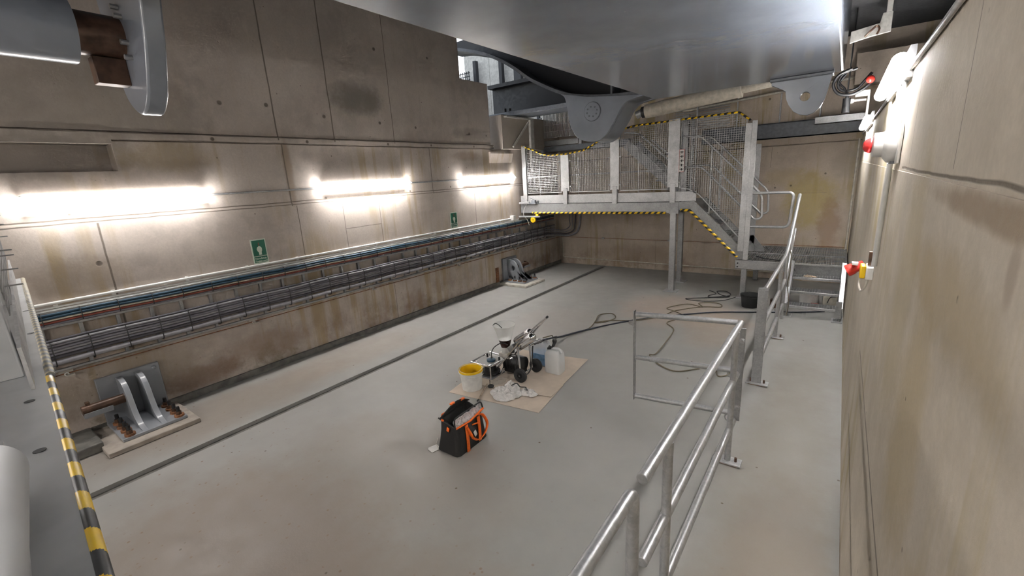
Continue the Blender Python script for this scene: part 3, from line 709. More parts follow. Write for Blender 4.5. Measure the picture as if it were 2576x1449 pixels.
# ------------------------------------------------------------------ far platform with fence
YP = 8.0
pf = thing('steel_platform', 'galvanised steel platform with mesh fence against the end wall', 'platform', (-4, 8.3, 0))
b = MB(); b.box2((-5.62, 8.0, 1.425), (-2.27, 8.012, 1.615)); b.box2((-5.62, 8.0, 1.605), (-2.27, 8.07, 1.617)); b.box2((-5.62, 8.0, 1.423), (-2.27, 8.07, 1.435)); b.box2((-2.42, 7.992, 1.41), (-2.26, 8.0, 1.62))
b.build('edge_beam', 'galv_beam', pf, bevel=.003)
MB().box2((-5.62, 8.012, 1.625), (-1.98, 8.02, 1.79)).build('kick_plate', 'galv_pale', pf)
b = MB()
for i in range(48): b.box2((-5.6+i*.07, 8.03, 1.575), (-5.596+i*.07, 8.92, 1.605))
for y in (8.06, 8.3, 8.6, 8.9): b.box2((-5.6, y, 1.58), (-2.27, y+.006, 1.605))
b.build('deck_grating', 'galv_dull', pf, smooth=False)
MB().box2((-5.6, 8.9, 1.42), (-2.27, 8.93, 1.61)).build('rear_beam', 'galv_dull', pf)
def fpost(x, w, z0, z1, nw=.09):
    b = MB(); b.box2((x-w/2, 7.985, z0), (x+w/2, 7.993, z1)); b.box2((x-nw/2, 7.993, 1.60), (x+nw/2, 8.045, z1)); b.box2((x-nw/2, 7.975, 1.60), (x+nw/2, 7.985, z0+.06))
    return b.build('fence_post', 'galv_pale', pf, bevel=.003)
fpost(-5.48, .10, 1.66, 2.815); fpost(-4.50, .185, 1.86, 2.565); fpost(-3.44, .175, 1.86, 2.76); fpost(-2.37, .19, 1.87, 2.985)
def mesh_panel(x0, x1, zb, zt, y, name='mesh_panel', parent=None, step=.034, zfn=None, bfn=None, frame=True, w=.0048, mat='galv'):
    b = MB(); n = int((x1-x0)/step)
    top = zfn or (lambda x: zt); bot = bfn or (lambda x: zb)
    for i in range(n+1):
        x = x0+(x1-x0)*i/n; b.box2((x-w/2, y-.002, bot(x)), (x+w/2, y+.002, top(x)))
    z = min(bot(x0), bot(x1)); zm = max(top(x0+(x1-x0)*k/8) for k in range(9))
    while z < zm:
        run = None
        for i in range(n+1):
            x = x0+(x1-x0)*i/n; ok = bot(x) <= z <= top(x)
            if ok and run is None: run = x
            if run is not None and (not ok or i == n):
                xe = x if ok else x-(x1-x0)/n
                if xe > run: b.box2((run, y-.003, z-w/2), (xe, y+.001, z+w/2))
                run = None
        z += step
    if frame:
        pts = [(x0+(x1-x0)*k/16, top(x0+(x1-x0)*k/16)) for k in range(17)]
        for (a, c), (d, e) in zip(pts, pts[1:]): b.bar((a, y, c), (d, y, e), .012, .012)
        ptb = [(x0+(x1-x0)*k/6, bot(x0+(x1-x0)*k/6)) for k in range(7)]
        for (a, c), (d, e) in zip(ptb, ptb[1:]): b.bar((a, y, c), (d, y, e), .016, .016)
        for x in (x0, x1): b.bar((x, y, bot(x)), (x, y, top(x)), .012, .012)
    return b.build(name, mat, parent, smooth=False)
def lerp_pts(pts):
    def f(x):
        for (a, c), (d, e) in zip(pts, pts[1:]):
            if x <= d: return c+(e-c)*max(0, (x-a))/(d-a)
        return pts[-1][1]
    return f
top = lerp_pts([(-5.53, 2.80), (-5.26, 2.71), (-5.08, 2.62), (-4.9, 2.57), (-4.5, 2.565), (-4.12, 2.60), (-3.9, 2.68), (-3.72, 2.78), (-3.4, 2.90), (-3.05, 2.945), (-2.37, 2.955), (-1.40, 2.965), (-1.23, 2.83)])
mesh_panel(-5.42, -4.60, 1.84, 0, 8.02, parent=pf, zfn=top); mesh_panel(-4.40, -3.54, 1.84, 0, 8.02, parent=pf, zfn=top)
mesh_panel(-3.34, -2.47, 1.84, 0, 8.02, parent=pf, zfn=top)
bot = lerp_pts([(-2.26, 1.86), (-2.0, 1.80), (-1.28, 1.02)])
mesh_panel(-2.26, -1.28, 1.8, 0, 8.02, parent=pf, zfn=top, bfn=bot)
b = MB(); xs = [-5.53+i*.02 for i in range(int((5.53-1.23)/.02))]
b.tube([(x, 8.0, top(x)+.012) for x in xs]+[(-1.23, 8.0, 2.84)], .016, 8, stripe=(.10, .05))
b.build('striped_edge_rope', STR, pf)
for x in (-5.12, -4.22, -3.0):
    MB().bar((x, 8.03, 1.65), (x, 8.03, 2.5), .02, .006).build('mesh_stiffener', 'galv_pale', pf)
MB().bar((-5.42, 8.035, 2.17), (-2.47, 8.035, 2.17), .006, .022).build('mid_rail', 'galv_dull', pf)
b = MB(); xs = [-5.32+i*.006 for i in range(int((5.32-2.47)/.006))]
b.tube([(x, 7.995, 1.425) for x in xs], .023, 12, stripe=(.105, .105)); b.build('striped_edge_guard', STR, pf)
lg = MB().box2((-2.40, 7.99, .012), (-2.30, 8.07, 1.425)).build('leg', 'galv', pf, bevel=.004)
MB().box2((-2.47, 7.90, 0), (-2.23, 8.13, .014)).build('foot_plate', 'galv_pale', lg)
lg = MB().box2((-2.47, 8.74, .012), (-2.38, 8.82, 1.425)).build('leg', 'galv_dull', pf, bevel=.004)
MB().box2((-2.56, 8.66, 0), (-2.30, 8.9, .014)).build('foot_plate', 'galv_pale', lg)
tag(MB().tube([(-2.36, 8.16, 1.4), (-2.40, 8.22, 1.0), (-2.47, 8.36, .5), (-2.50, 8.5, .03)], .007, 6).build('hanging_cable', 'cord'), 'thin cable hanging beside the platform leg', 'cable')
b = MB()
for x in (-4.62, -4.38, -3.55, -3.33, -2.48, -2.26):
    for z in (1.95, 2.45): b.box((x, 7.985, z), (.035, .02, .02))
b.build('mesh_clip', 'galv', pf)
# limit switch gear at the platform corner
t = thing('rope_switch', 'pull rope switch with yellow pulley at the platform corner', 'switch', (-5.5, 7.95, 1.4))
MB().box2((-5.72+.08, 7.93, 1.335), (-5.10, 7.985, 1.365)).build('arm', 'galv_pale', t, bevel=.003)
b = MB(); b.lathe([(.018, -.02), (.06, -.02), (.06, -.012), (.045, 0), (.06, .012), (.06, .02), (.018, .02)], (-5.28, 7.955, 1.285), 20, R=Matrix.Rotation(PI/2, 3, 'X')); b.build('pulley', 'yellow', t)
MB().box((-5.17, 7.95, 1.385), (.07, .05, .05)).build('guide_block', 'yellow', t, bevel=.01)
MB().box2((-5.62, 7.93, 1.62), (-5.36, 7.98, 1.665)).build('bracket_arm', 'galv_pale', t, bevel=.003)
b = MB(); b.box((-5.27, 7.95, 1.63), (.16, .05, .03)); b.box((-5.25, 7.95, 1.67), (.09, .05, .06)); b.bar((-5.22, 7.95, 1.69), (-5.33, 7.93, 1.75), .012, .012); b.box((-5.14, 7.95, 1.655), (.015, .04, .06)); b.build('switch_head', 'mid_paint', t, bevel=.004)
MB().tube(smooth_path([(-5.42, 7.94, 1.62), (-5.5, 7.94, 1.5), (-5.52, 7.95, 1.38), (-5.45, 7.97, 1.28), (-5.42, 8.0, 1.16)], 5), .006, 6).build('lead', 'white', t)

# ------------------------------------------------------------------ stair from the platform to the landing
stt = thing('steel_stair', 'galvanised stair with round handrails descending from the platform', 'stair', (-1.7, 8.45, .65))
def stringer(y, mat):
    o = [(-2.26, 1.615), (-2.01, 1.632), (-1.15, .765), (-1.15, .66), (-1.30, .66), (-2.08, 1.47), (-2.26, 1.47)]
    b = MB(); b.prism(o, 'xz', y, y+.012); b.bar((-2.01, y+.02, 1.632), (-1.15, y+.02, .765), .05, .01, (0, 0, 1)); b.bar((-2.07, y+.02, 1.475), (-1.29, y+.02, .665), .05, .01)
    return b.build('stringer', mat, stt, bevel=.002)
stringer(8.0, 'galv_dull'); stringer(8.83, 'galv_dull')
for k in range(4):
    x, z = -1.80+.19*k, 1.43-.195*k
    b = MB()
    for j in range(9): b.box2((x-.23+.028*j, 8.02, z-.03), (x-.227+.028*j, 8.83, z))
    b.box2((x-.235, 8.02, z-.035), (x-.23, 8.83, z)); b.box2((x-.005, 8.02, z-.035), (x+.025, 8.83, z+.004))
    for y in (8.2, 8.4, 8.6): b.box2((x-.23, y, z-.03), (x, y+.004, z))
    b.build('tread', 'galv', stt, smooth=False)
for y, dz in ((8.07, 0), (8.80, .02)):
    pts = rp([(-2.30, y, 2.69+dz), (-1.97, y, 2.69+dz), (-1.0, y, 1.70+dz), (-.98, y, 1.34+dz), (-1.08, y, 1.31+dz), (-1.93, y, 2.19+dz), (-2.28, y, 2.19+dz)], .09)
    MB().tube(pts, .0185, 12).build('handrail', 'galv_pale', stt)
    MB().cyl((-1.775, y, 1.38), (-1.775, y, 2.48+dz), .0175, 12).build('handrail_post', 'galv_pale', stt)
    MB().cyl((-2.28, y, 1.62), (-2.28, y, 2.69+dz), .0175, 12).build('handrail_post', 'galv_pale', stt)
b = MB(); P = [V((-2.22, 7.99, 1.475)), V((-2.075, 7.99, 1.472)), V((-1.285, 7.99, .705))]; q = []
for a, c in zip(P, P[1:]):
    n = max(2, int((c-a).length/.006)); q += [a.lerp(c, i/n) for i in range(n)]
b.tube(q+[P[-1]], .022, 12, stripe=(.105, .105)); b.build('striped_edge_guard', STR, stt)
b = MB(); b.box2((-1.29, 7.985, .80), (-1.20, 7.993, 2.80)); b.box2((-1.20, 7.985, .66), (-1.185, 8.06, 2.83)); b.box2((-1.185, 7.985, .66), (-1.125, 7.995, 2.83))
b.build('end_post', 'galv_pale', stt, bevel=.003)
b = MB(); b.box2((-1.25, 8.85, .66), (-1.24, 8.95, 2.51)); b.box2((-1.25, 8.86, .66), (-1.165, 8.87, 2.51)); b.build('end_post', 'galv_pale', stt, bevel=.003)
MB().prism([(-1.30, .66), (-1.0, .66), (-1.0, .72), (-1.18, .95), (-1.30, .95)], 'xz', 8.86, 8.868).build('kick_plate', 'galv', stt)
# back uprights of the upper gate
t = thing('gate_frame', 'tall galvanised uprights standing behind the hanging white sign', 'frame', (-2.4, 9.0, 1.6))
MB().box2((-2.51, 8.96, 1.61), (-2.40, 9.04, 3.14)).build('upright', 'galv', t, bevel=.004)
MB().box2((-2.36, 8.98, 1.61), (-2.30, 9.03, 3.10)).build('upright', 'galv_dull', t, bevel=.004)
MB().cyl((-2.265, 9.0, 1.61), (-2.265, 9.0, 3.25), .016, 10).build('upright', 'galv_pale', t)
t = thing('safety_sign', 'narrow white vertical sign with black marks hung on a chain by the stair', 'sign', (-2.23, 7.97, 2.12))
MB().box2((-2.272, 7.968, 2.12), (-2.185, 7.974, 2.49)).build('sign_plate', 'white', t)
b = MB()
for k in range(5):
    z = 2.445-.07*k
    b.box2((-2.262, 7.966, z-.004), (-2.195, 7.968, z+.004)); b.box2((-2.236, 7.966, z-.022), (-2.222, 7.968, z+.018))
b.build('pictogram', 'blackp', t)
b = MB()
for (a, c) in (((-2.272, 2.12), (-2.185, 2.125)), ((-2.272, 2.485), (-2.185, 2.49)), ((-2.272, 2.12), (-2.268, 2.49)), ((-2.189, 2.12), (-2.185, 2.49))): b.box2((a[0], 7.966, a[1]), (c[0], 7.968, c[1]))
b.build('sign_border', 'red', t)
b = MB()
for k in range(9):
    z = 2.51+.03*k; b.tube([(-2.23+.008*math.cos(a*PI/4)*(k % 2), 7.97+.008*math.cos(a*PI/4)*(1-k % 2), z+.018*math.sin(a*PI/4)) for a in range(8)], .0035, 5, closed=True)
b.build('chain', 'mid_paint', t)
# second flight and upper walkway behind
s2 = thing('upper_stair', 'dark second stair flight climbing behind the mesh fence', 'stair', (-2.9, 9.2, 1.62))
for y in (8.98, 9.52):
    MB().bar((-2.46, y, 1.66), (-3.62, y, 2.72), .012, .17).build('stringer', 'galv_dull', s2)
for k in range(5):
    x, z = -2.60-.2*k, 1.80+.183*k
    MB().box2((x-.2, 8.99, z-.025), (x, 9.51, z)).build('tread', 'galv_dull', s2)
for y in (8.98,):
    MB().tube(rp([(-3.65, y, 2.94), (-3.36, y, 2.90), (-2.45, y, 2.06)], .08), .017, 10).build('handrail', 'galv_pale', s2)
    MB().tube([(-3.1, y, 2.75), (-2.45, y, 2.2-.02)], .014, 10).build('mid_rail', 'galv_pale', s2)
uw = thing('upper_walkway', 'dark edged upper walkway with grating panel behind the hub', 'walkway', (-4.6, 9.2, 2.7))
MB().box2((-5.72, 8.98, 2.70), (-3.55, 9.03, 2.815)).build('edge_beam', 'mid_paint', uw)
MB().box2((-5.70, 9.0, 2.83), (-4.72, 9.02, 2.94)).build('kick_plate', 'galv_dull', uw)
MB().box2((-5.60, 9.0, 2.70), (-3.6, 9.6, 2.73)).build('deck', 'galv_dull', uw)
MB().box2((-5.735, 8.96, 2.72), (-5.67, 9.02, 3.56)).build('frame_post', 'mid_paint', uw, bevel=.003)
MB().box2((-4.70, 8.99, 2.80), (-4.63, 9.03, 3.0)).build('frame_post', 'galv', uw)
b = MB()
for i in range(34): b.box2((-5.58+i*.032, 8.995, 3.0), (-5.572+i*.032, 9.02, 3.54))
for z in (3.0, 3.13, 3.27, 3.40, 3.53): b.box2((-5.6, 9.0, z), (-4.45, 9.008, z+.008))
b.build('grating_panel', 'galv_pale', uw, smooth=False)
b = MB()
for z in (3.07, 3.43): b.box((-5.64, 8.97, z), (.05, .03, .04))
b.build('hinge', 'galv_dull', uw)
# steel beam, trunking and louvre on the end wall
b = MB(); b.box2((-2.3, 9.55, 2.60), (.19, 9.57, 2.865)); b.box2((-2.3, 9.55, 2.855), (.19, 9.688, 2.87)); b.box2((-2.3, 9.55, 2.60), (.19, 9.688, 2.615))
tag(b.build('steel_channel', 'mid_paint', smooth=False), 'dark grey steel channel fixed along the end wall', 'beam')
b = MB(); b.box2((-.46, 9.2, 2.755), (.19, 9.32, 2.765)); b.box2((-.46, 9.2, 2.755), (.19, 9.21, 2.875)); b.box2((-.46, 9.2, 2.865), (.19, 9.55, 2.875))
tag(b.build('cable_trunking', 'galv_pale', smooth=False), 'light grey cable trunking in front of the dark channel', 'trunking')
b = MB()
for i in range(9): b.box2((-2.85, 9.655, 2.92+i*.045), (-1.85, 9.692, 2.935+i*.045))
tag(b.build('louvre_panel', 'galv_pale', smooth=False), 'pale ribbed louvre panel high on the end wall', 'louvre')
for x, za, zb, lb in ((-1.72, 2.87, 3.45, 'vertical conduit above the stair on the end wall'), (-1.02, 2.87, 3.4, 'vertical conduit beside the lifting lug on the end wall'), (-.42, 2.87, 3.4, 'vertical conduit just behind the lifting lug')):
    tag(MB().cyl((x, 9.679, za-.01), (x, 9.679, zb), .014, 10).build('conduit', 'galv_pale'), lb, 'conduit', 'conduits on the end wall')
tag(MB().tube([(-2.7, 9.62, 3.27), (.1, 9.62, 3.46)], .022, 10).build('conduit', 'cream'), 'sloping cream pipe under the box girder along the end wall', 'pipe')
tag(MB().tube(rp([(-5.55, 9.664, .66), (-5.55, 9.664, .16), (-.9, 9.664, .13)], .05), .014, 10).build('floor_conduit', 'cream'), 'cream conduit running low along the end wall', 'conduit')
tag(MB().tube([(.165, 9.55, 2.5), (.165, 9.55, .6)], .016, 10).build('corner_conduit', 'cream'), 'pale conduit in the corner behind the landing', 'conduit')

# ------------------------------------------------------------------ landing and lower steps
ld = thing('steel_landing', 'low galvanised grating landing between the stair and the lower steps', 'landing', (-.6, 8.8, 0))
b = MB(); b.box2((-1.30, 7.99, .505), (-.44, 8.0, .645)); b.box2((-1.30, 7.99, .63), (-.44, 8.05, .645)); b.box2((-1.31, 7.99, .50), (-1.29, 8.07, .65))
fb = b.build('front_beam', 'galv', ld, bevel=.003)
b = MB()
for z in (.54, .60): b.cyl((-1.27, 7.98, z), (-1.27, 7.992, z), .012, 8)
b.build('bolt', 'blackp', fb)
b = MB()
for i in range(44): b.box2((-1.28+i*.0335, 8.02, .615), (-1.275+i*.0335, 9.62, .645))
for i in range(14): b.box2((-1.28, 8.03+i*.12, .63), (.17, 8.036+i*.12, .645))
b.build('grating', 'galv_dull', ld, smooth=False)
b = MB()
for y in (8.0, 8.76): b.box2((-1.28, y, .635), (.17, y+.02, .65))
b.build('grating_edge', 'galv_pale', ld)
MB().box2((.165, 8.0, .50), (.185, 9.62, .65)).build('side_beam', 'galv_dull', ld)
lg = MB().box2((-1.215, 8.02, .012), (-1.135, 8.10, .50)).build('leg', 'galv', ld, bevel=.004); MB().box2((-1.26, 7.96, 0), (-1.08, 8.16, .014)).build('foot_plate', 'galv_pale', lg)
lg = MB().box2((-1.215, 9.4, .012), (-1.135, 9.48, .62)).build('leg', 'galv_dull', ld); 
pts = rp([(-1.17, 8.02, 1.735), (-.565, 8.02, 1.735), (-.60, 8.02, 1.205), (-1.19, 8.02, 1.205)], .09)
MB().tube(pts, .0215, 14).build('guard_loop', 'galv_pale', ld)
tag(MB().tube(smooth_path([(-1.05, 8.35, .665), (-.9, 8.2, .66), (-.7, 8.08, .665), (-.52, 8.0, .66), (-.45, 7.9, .55)], 5), .006, 6).build('loose_cable', 'rubber'), 'thin dark cable lying over the landing grating', 'cable')
ls = thing('lower_steps', 'short flight of galvanised grating steps from the floor to the landing', 'steps', (-.17, 7.6, 0))
def side(x, w):
    p = [(7.24, .02), (7.24, .22), (7.93, .70), (8.0, .70), (8.0, .50), (7.36, .02)]
    return MB().prism(p, 'yz', x, x+w)
side(-.475, .012).bar((-.50, 7.235, .20), (-.50, 7.935, .705), .05, .008).build('stringer', 'galv', ls, bevel=.002)
o = side(.125, .012); o.bar((.152, 7.235, .20), (.152, 7.935, .705), .055, .008); o.box2((.10, 7.235, .06), (.17, 7.247, .30)); o.build('stringer', 'galv', ls, bevel=.002)
for k in range(3):
    y, z = 7.28+.225*k, .163*(k+1)
    b = MB()
    for j in range(18): b.box2((-.46+.033*j, y, z-.03), (-.457+.033*j, y+.24, z))
    b.box2((-.463, y+.235, z-.035), (.125, y+.24, z))
    for j in (.08, .16): b.box2((-.46, y+j, z-.02), (.125, y+j+.004, z))
    to = b.build('tread', 'galv', ls, smooth=False)
    MB().box2((-.463, y-.006, z-.032), (.125, y+.022, z+.004)).build('nosing', 'galv_pale', to, bevel=.003)
MB().box2((-.463, 7.985, .45), (.125, 7.99, .64)).build('riser_plate', 'galv_dull', ls)
MB().box2((-.463, 7.97, .632), (.125, 8.0, .655)).build('nosing', 'galv_pale', ls)
for x in (-.50, .10):
    f_ = MB().box2((x-.03, 7.2, 0), (x+.09, 7.40, .016)).build('foot_plate', 'galv_pale', ls)
    b = MB(); b.cyl((x, 7.25, .016), (x, 7.25, .05), .012, 8); b.cyl((x+.06, 7.25, .016), (x+.06, 7.25, .05), .012, 8); b.build('foot_bolt', 'galv', f_)

# ------------------------------------------------------------------ guardrails along the passage
XG = -.50; RZ = (1.06, .665, .275)
def base(parent, y, w=.10, l=.20):
    f_ = MB().box2((XG-.10, y-w/2, .008), (XG+l-.10, y+w/2, .022)).build('base_plate', 'galv_pale', parent, bevel=.003)
    MB().box2((XG-.08, y-w/2+.01, 0), (XG+l-.12, y+w/2-.01, .008)).build('packing', 'rust', f_)
    b = MB()
    for dx in (-.06, .06): b.cyl((XG+dx, y, .022), (XG+dx, y, .055), .010, 6)
    b.build('anchor_bolt', 'brown', f_)
g1 = thing('guardrail', 'galvanised three rail guardrail nearest the open gate with capped rail ends', 'guardrail', (XG, 2.4, 0), 'galvanised guardrails')
for i, (z, y0) in enumerate(zip(RZ, (1.42, 1.43, 1.50))):
    MB().cyl((XG, y0, z), (XG, 3.46 if i == 0 else 3.43, z), .0235, 18).build('rail', 'galv_pale', g1, bevel=.003)
for y in (1.73, 3.27):
    MB().cyl((XG+.004, y, .02), (XG+.004, y, RZ[0]-.01), .0215, 16).build('post', 'galv_pale', g1); base(g1, y)
hpz = MB().box2((XG-.04, 3.435, .27), (XG+.042, 3.447, 1.03)).build('hinge_plate', 'galv', g1, bevel=.004)
for z in (.93, .385):
    b = MB(); b.cyl((XG+.022, 3.435, z), (XG+.022, 3.42, z), .013, 6); b.cyl((XG+.022, 3.437, z), (XG+.022, 3.43, z), .02, 16)
    b.build('hinge_bolt', 'galv_pale', hpz)
g0 = thing('guardrail', 'closest guardrail end with a rail bending down into its post', 'guardrail', (XG, .6, 0), 'galvanised guardrails')
MB().tube(rp([(XG, -.5, 1.075), (XG, 1.325, 1.075), (XG, 1.325, .02)], .05), .024, 18).build('rail_bend', 'galv_pale', g0); base(g0, 1.325)
MB().cyl((XG, -.5, .66), (XG, 1.31, .66), .022, 16).build('rail', 'galv_pale', g0)
MB().cyl((XG, -.4, .02), (XG, -.4, 1.07), .0215, 16).build('post', 'galv_pale', g0); base(g0, -.4)
gt = thing('rail_gate', 'open three bar swing gate of the guardrail standing across the floor', 'gate', (-.9, 3.4, .2))
yg = 3.40; ggz = (1.055, .675, .32)
for z, x1 in zip(ggz, (-.515, -.525, -.525)):
    MB().cyl((-1.255, yg-.05, z), (x1, yg+.015, z+.02), .021, 16).build('rail', 'galv_pale', gt)
MB().bar((-1.262, yg-.052, .29), (-1.268, yg-.052, 1.085), .008, .05, (0, 1, 0)).build('end_bar', 'galv', gt, bevel=.002)
b = MB(); b.prism([(-1.268, .95), (-1.268, 1.0), (-1.31, .99), (-1.32, .975), (-1.31, .96)], 'xz', yg-.06, yg-.052); b.build('latch_lug', 'galv', gt)
for z in (.72, .355): MB().tube([(-.53+.03*math.cos(a*PI/4), yg+.02, z-.06+.03*math.sin(a*PI/4)) for a in range(7)], .007, 6).build('hinge_hook', 'galv_pale', gt)
g2 = thing('guardrail', 'far guardrail rising along the lower steps from a flat end post', 'guardrail', (XG, 6.3, 0), 'galvanised guardrails')
MB().box2((XG-.055, 4.74, .02), (XG+.035, 4.755, 1.0)).build('end_post', 'galv', g2, bevel=.004); base(g2, 4.76, .10, .20)
MB().box2((XG-.055, 4.74, 1.0), (XG+.035, 4.80, 1.012)).build('end_post_cap', 'galv', g2)
MB().tube(rp([(XG, 4.75, .985), (XG, 6.88, .985), (-.49, 7.98, 1.70)], .25, 8), .0235, 16).build('rail', 'galv_pale', g2)
MB().tube([(XG, 4.77, .62), (XG, 6.9, .62)], .022, 14).build('rail', 'galv_pale', g2)
MB().tube([(XG, 4.77, .27), (XG, 6.9, .27)], .022, 14).build('rail', 'galv_pale', g2)
MB().cyl((XG, 6.25, .02), (XG, 6.25, .98), .0215, 16).build('post', 'galv_pale', g2); base(g2, 6.25)
MB().cyl((XG, 6.95, .05), (XG, 6.95, 1.01), .02, 14).build('post', 'galv_pale', g2)
MB().cyl((-.5, 7.5, .3), (-.495, 7.5, 1.37), .018, 14).build('post', 'galv_pale', g2)
MB().tube([(-.5, 7.02, .62), (-.495, 7.9, 1.20)], .016, 12).build('rail', 'galv_pale', g2)
tag(MB().tube(smooth_path([(-.475, 6.92, 1.03), (-.455, 6.93, .95), (-.45, 6.94, .75), (-.47, 6.96, .55), (-.45, 7.0, .4), (-.44, 7.08, .2), (-.46, 7.13, .05)], 5), .006, 6).build('hanging_cable', 'cord'), 'thin cable tied down the guardrail beside the lower steps', 'cable')

# ------------------------------------------------------------------ near platform edge at the camera
npf = thing('near_platform', 'out of focus galvanised platform edge with striped guard below the camera', 'platform', (-2.5, .1, 0))
dv = V((-1, .09, 0)).normalized(); nv = V((.09, 1, 0)).normalized()
O = V((-.9, .068, 0))
def npt(s, off, z): p = O + dv*s + nv*off; return (p.x, p.y, z)
def slab(b, s0, s1, o0, o1, z0, z1):
    vs = [npt(s, o, z) for z in (z0, z1) for o in (o0, o1) for s in (s0, s1)]
    b.add(vs, [(0, 2, 3, 1), (4, 5, 7, 6), (0, 1, 5, 4), (2, 6, 7, 3), (0, 4, 6, 2), (1, 3, 7, 5)])
b = MB(); slab(b, -1.2, 4.7, -.135, -.012, 1.588, 1.6); slab(b, -1.2, 4.7, -.02, -.012, 1.42, 1.59); eb = b.build('edge_beam', 'galv_near', npf, bevel=.002)
for s, o in ((1.1, -.065), (.66, -.06), (2.2, -.03), (2.9, -.03)):
    p = V(npt(s, o, 1.6)); MB().cyl(p, p+V((0, 0, .0015)), .013, 12).build('bolt_hole', 'blackp', eb)
b = MB(); q = [npt(s*.003-1.2, -.010, 1.594) for s in range(int(2.55/.003))]; b.tube(q, .0115, 16, stripe=(.165, .06)); b.build('striped_edge_guard', STR, npf)
M['faded'] = plain('faded_cream', (.50, .43, .28), .6); M['fadedg'] = plain('faded_grey', (.22, .22, .21), .6)
b = MB(); q = [npt(1.36+s*.006, -.006, 1.595) for s in range(int(3.3/.006))]; b.tube(q, .014, 12, stripe=(.07, .05)); b.build('striped_rope', [M['fadedg'], M['faded']], npf)
b = MB(); slab(b, 1.15, 4.7, -.055, -.045, 1.62, 1.765); b.build('kick_plate', 'galv_pale', npf)
b = MB(); slab(b, 1.42, 1.56, -.075, -.067, 1.6, 2.75); slab(b, 1.42, 1.43, -.13, -.075, 1.6, 2.75); slab(b, 1.55, 1.56, -.13, -.075, 1.6, 2.75); b.build('fence_post', 'galv_near', npf, bevel=.003)
b = MB(); slab(b, 3.2, 3.32, -.075, -.067, 1.6, 2.75); slab(b, 3.25, 3.28, -.12, -.075, 1.6, 2.75); b.build('fence_post', 'galv_near', npf, bevel=.003)
b = MB()
for i in range(30):
    z = 1.80+.03*i; slab(b, 1.6, 4.6, -.06, -.056, z-.002, z+.002)
for i in range(96): slab(b, 1.62+.031*i, 1.624+.031*i, -.06, -.056, 1.8, 2.7)
for i in range(10): slab(b, 2.0+.02*i+.2*(i % 3), 2.008+.02*i+.2*(i % 3), -.08, .0, 1.86+.05*i, 1.866+.05*i)
b.build('mesh_panel', 'galv_dull', npf, smooth=False)
b = MB(); slab(b, -1.2, 2.0, -1.2, -.14, 1.57, 1.59); b.build('deck', 'galv_dull', npf, smooth=False)
MB().tube([(-.80, -.010, 1.893), (-.79, -.012, 1.895), (-.77, -.014, 1.898), (-.45, -.048, 1.915), (-.2, -.07, 1.93)], [.012, .028, .036, .036, .036], 40).build('hand_rail', 'galv_near', npf)
b = MB(); slab(b, -1.2, .42, -.10, -.09, 1.60, 1.74); b.build('kick_plate', 'galv_pale', npf)

# ------------------------------------------------------------------ side wall fittings
t = thing('alarm_sounder', 'white wall sounder with red beacon lens on the side wall', 'alarm', (XR-.05, 2.9, 2.2))
RX = Matrix.Rotation(-PI/2, 3, 'Y')
MB().box2((XR-.012, 2.72, 2.16), (XR+.002, 2.98, 2.335)).build('back_plate', 'whitep', t, bevel=.004)
MB().lathe([(.0, .0), (.085, .0), (.088, .01), (.084, .03), (.066, .045), (.058, .05), (.056, .085), (.04, .09), (0, .09)], (XR-.01, 2.85, 2.25), 28, R=RX).build('sounder_body', 'white', t)
b = MB()
for k in range(7): b.box((XR-.018, 2.85-.05+.017*k, 2.165+.0*k), (.018, .006, .012))
b.build('grille', 'mid_paint', t)
MB().lathe([(.034, 0), (.036, .006), (.030, .024), (.016, .034), (0, .037)], (XR-.10, 2.85, 2.25), 20, R=RX).build('beacon_lens', 'redlens', t)
def wall_pipe(pts, r, mat, label, cat='conduit', group=None): return tag(MB().tube(pts, r, 10).build('conduit', mat), label, cat, group)
wall_pipe([(XR-.014, 2.98, 2.16), (XR-.014, 3.05, 1.62)], .013, 'white', 'white conduit dropping from the sounder to the red socket', group='conduits on the side wall')
wall_pipe([(XR-.012, 3.02, 2.57), (XR-.012, 2.96, 2.34)], .016, 'white', 'white conduit from the lamp down to the sounder', group='conduits on the side wall')
wall_pipe([(XR-.012, 2.86, 2.57), (XR-.012, 2.82, 2.34)], .009, 'galv_pale', 'thin grey conduit beside the white one above the sounder', group='conduits on the side wall')
wall_pipe([(XR-.008, -1, 2.56), (XR-.008, 9.5, 2.56)], .009, 'galv_pale', 'long grey conduit along the top edge of the side wall')
t = thing('power_socket', 'red and yellow industrial socket with cable loop on the side wall', 'socket', (XR-.05, 3.3, 1.45))
MB().box2((XR-.035, 3.22, 1.50), (XR, 3.36, 1.575)).build('back_box', 'white', t, bevel=.006)
MB().box2((XR-.062, 3.25, 1.50), (XR-.035, 3.35, 1.575)).build('switch_cover', 'yellow', t, bevel=.006)
d = Matrix.Rotation(math.radians(-120), 3, 'Y')
b = MB(); b.lathe([(.0, -.02), (.028, -.02), (.030, .03), (.036, .045), (.038, .075), (.028, .075)], (XR-.055, 3.42, 1.545), 20, R=d); b.build('socket_shell', 'red', t)
MB().box((XR-.085, 3.38, 1.565), (.03, .05, .014)).build('socket_flap', 'white', t)
MB().tube(smooth_path([(XR-.02, 3.28, 1.50), (XR-.025, 3.29, 1.45), (XR-.04, 3.36, 1.40), (XR-.05, 3.46, 1.42), (XR-.05, 3.48, 1.50)], 6), .006, 8).build('cable_loop', 'cream', t)
MB().box((XR-.015, 3.27, 1.62), (.03, .03, .08)).build('gland', 'brown', t)
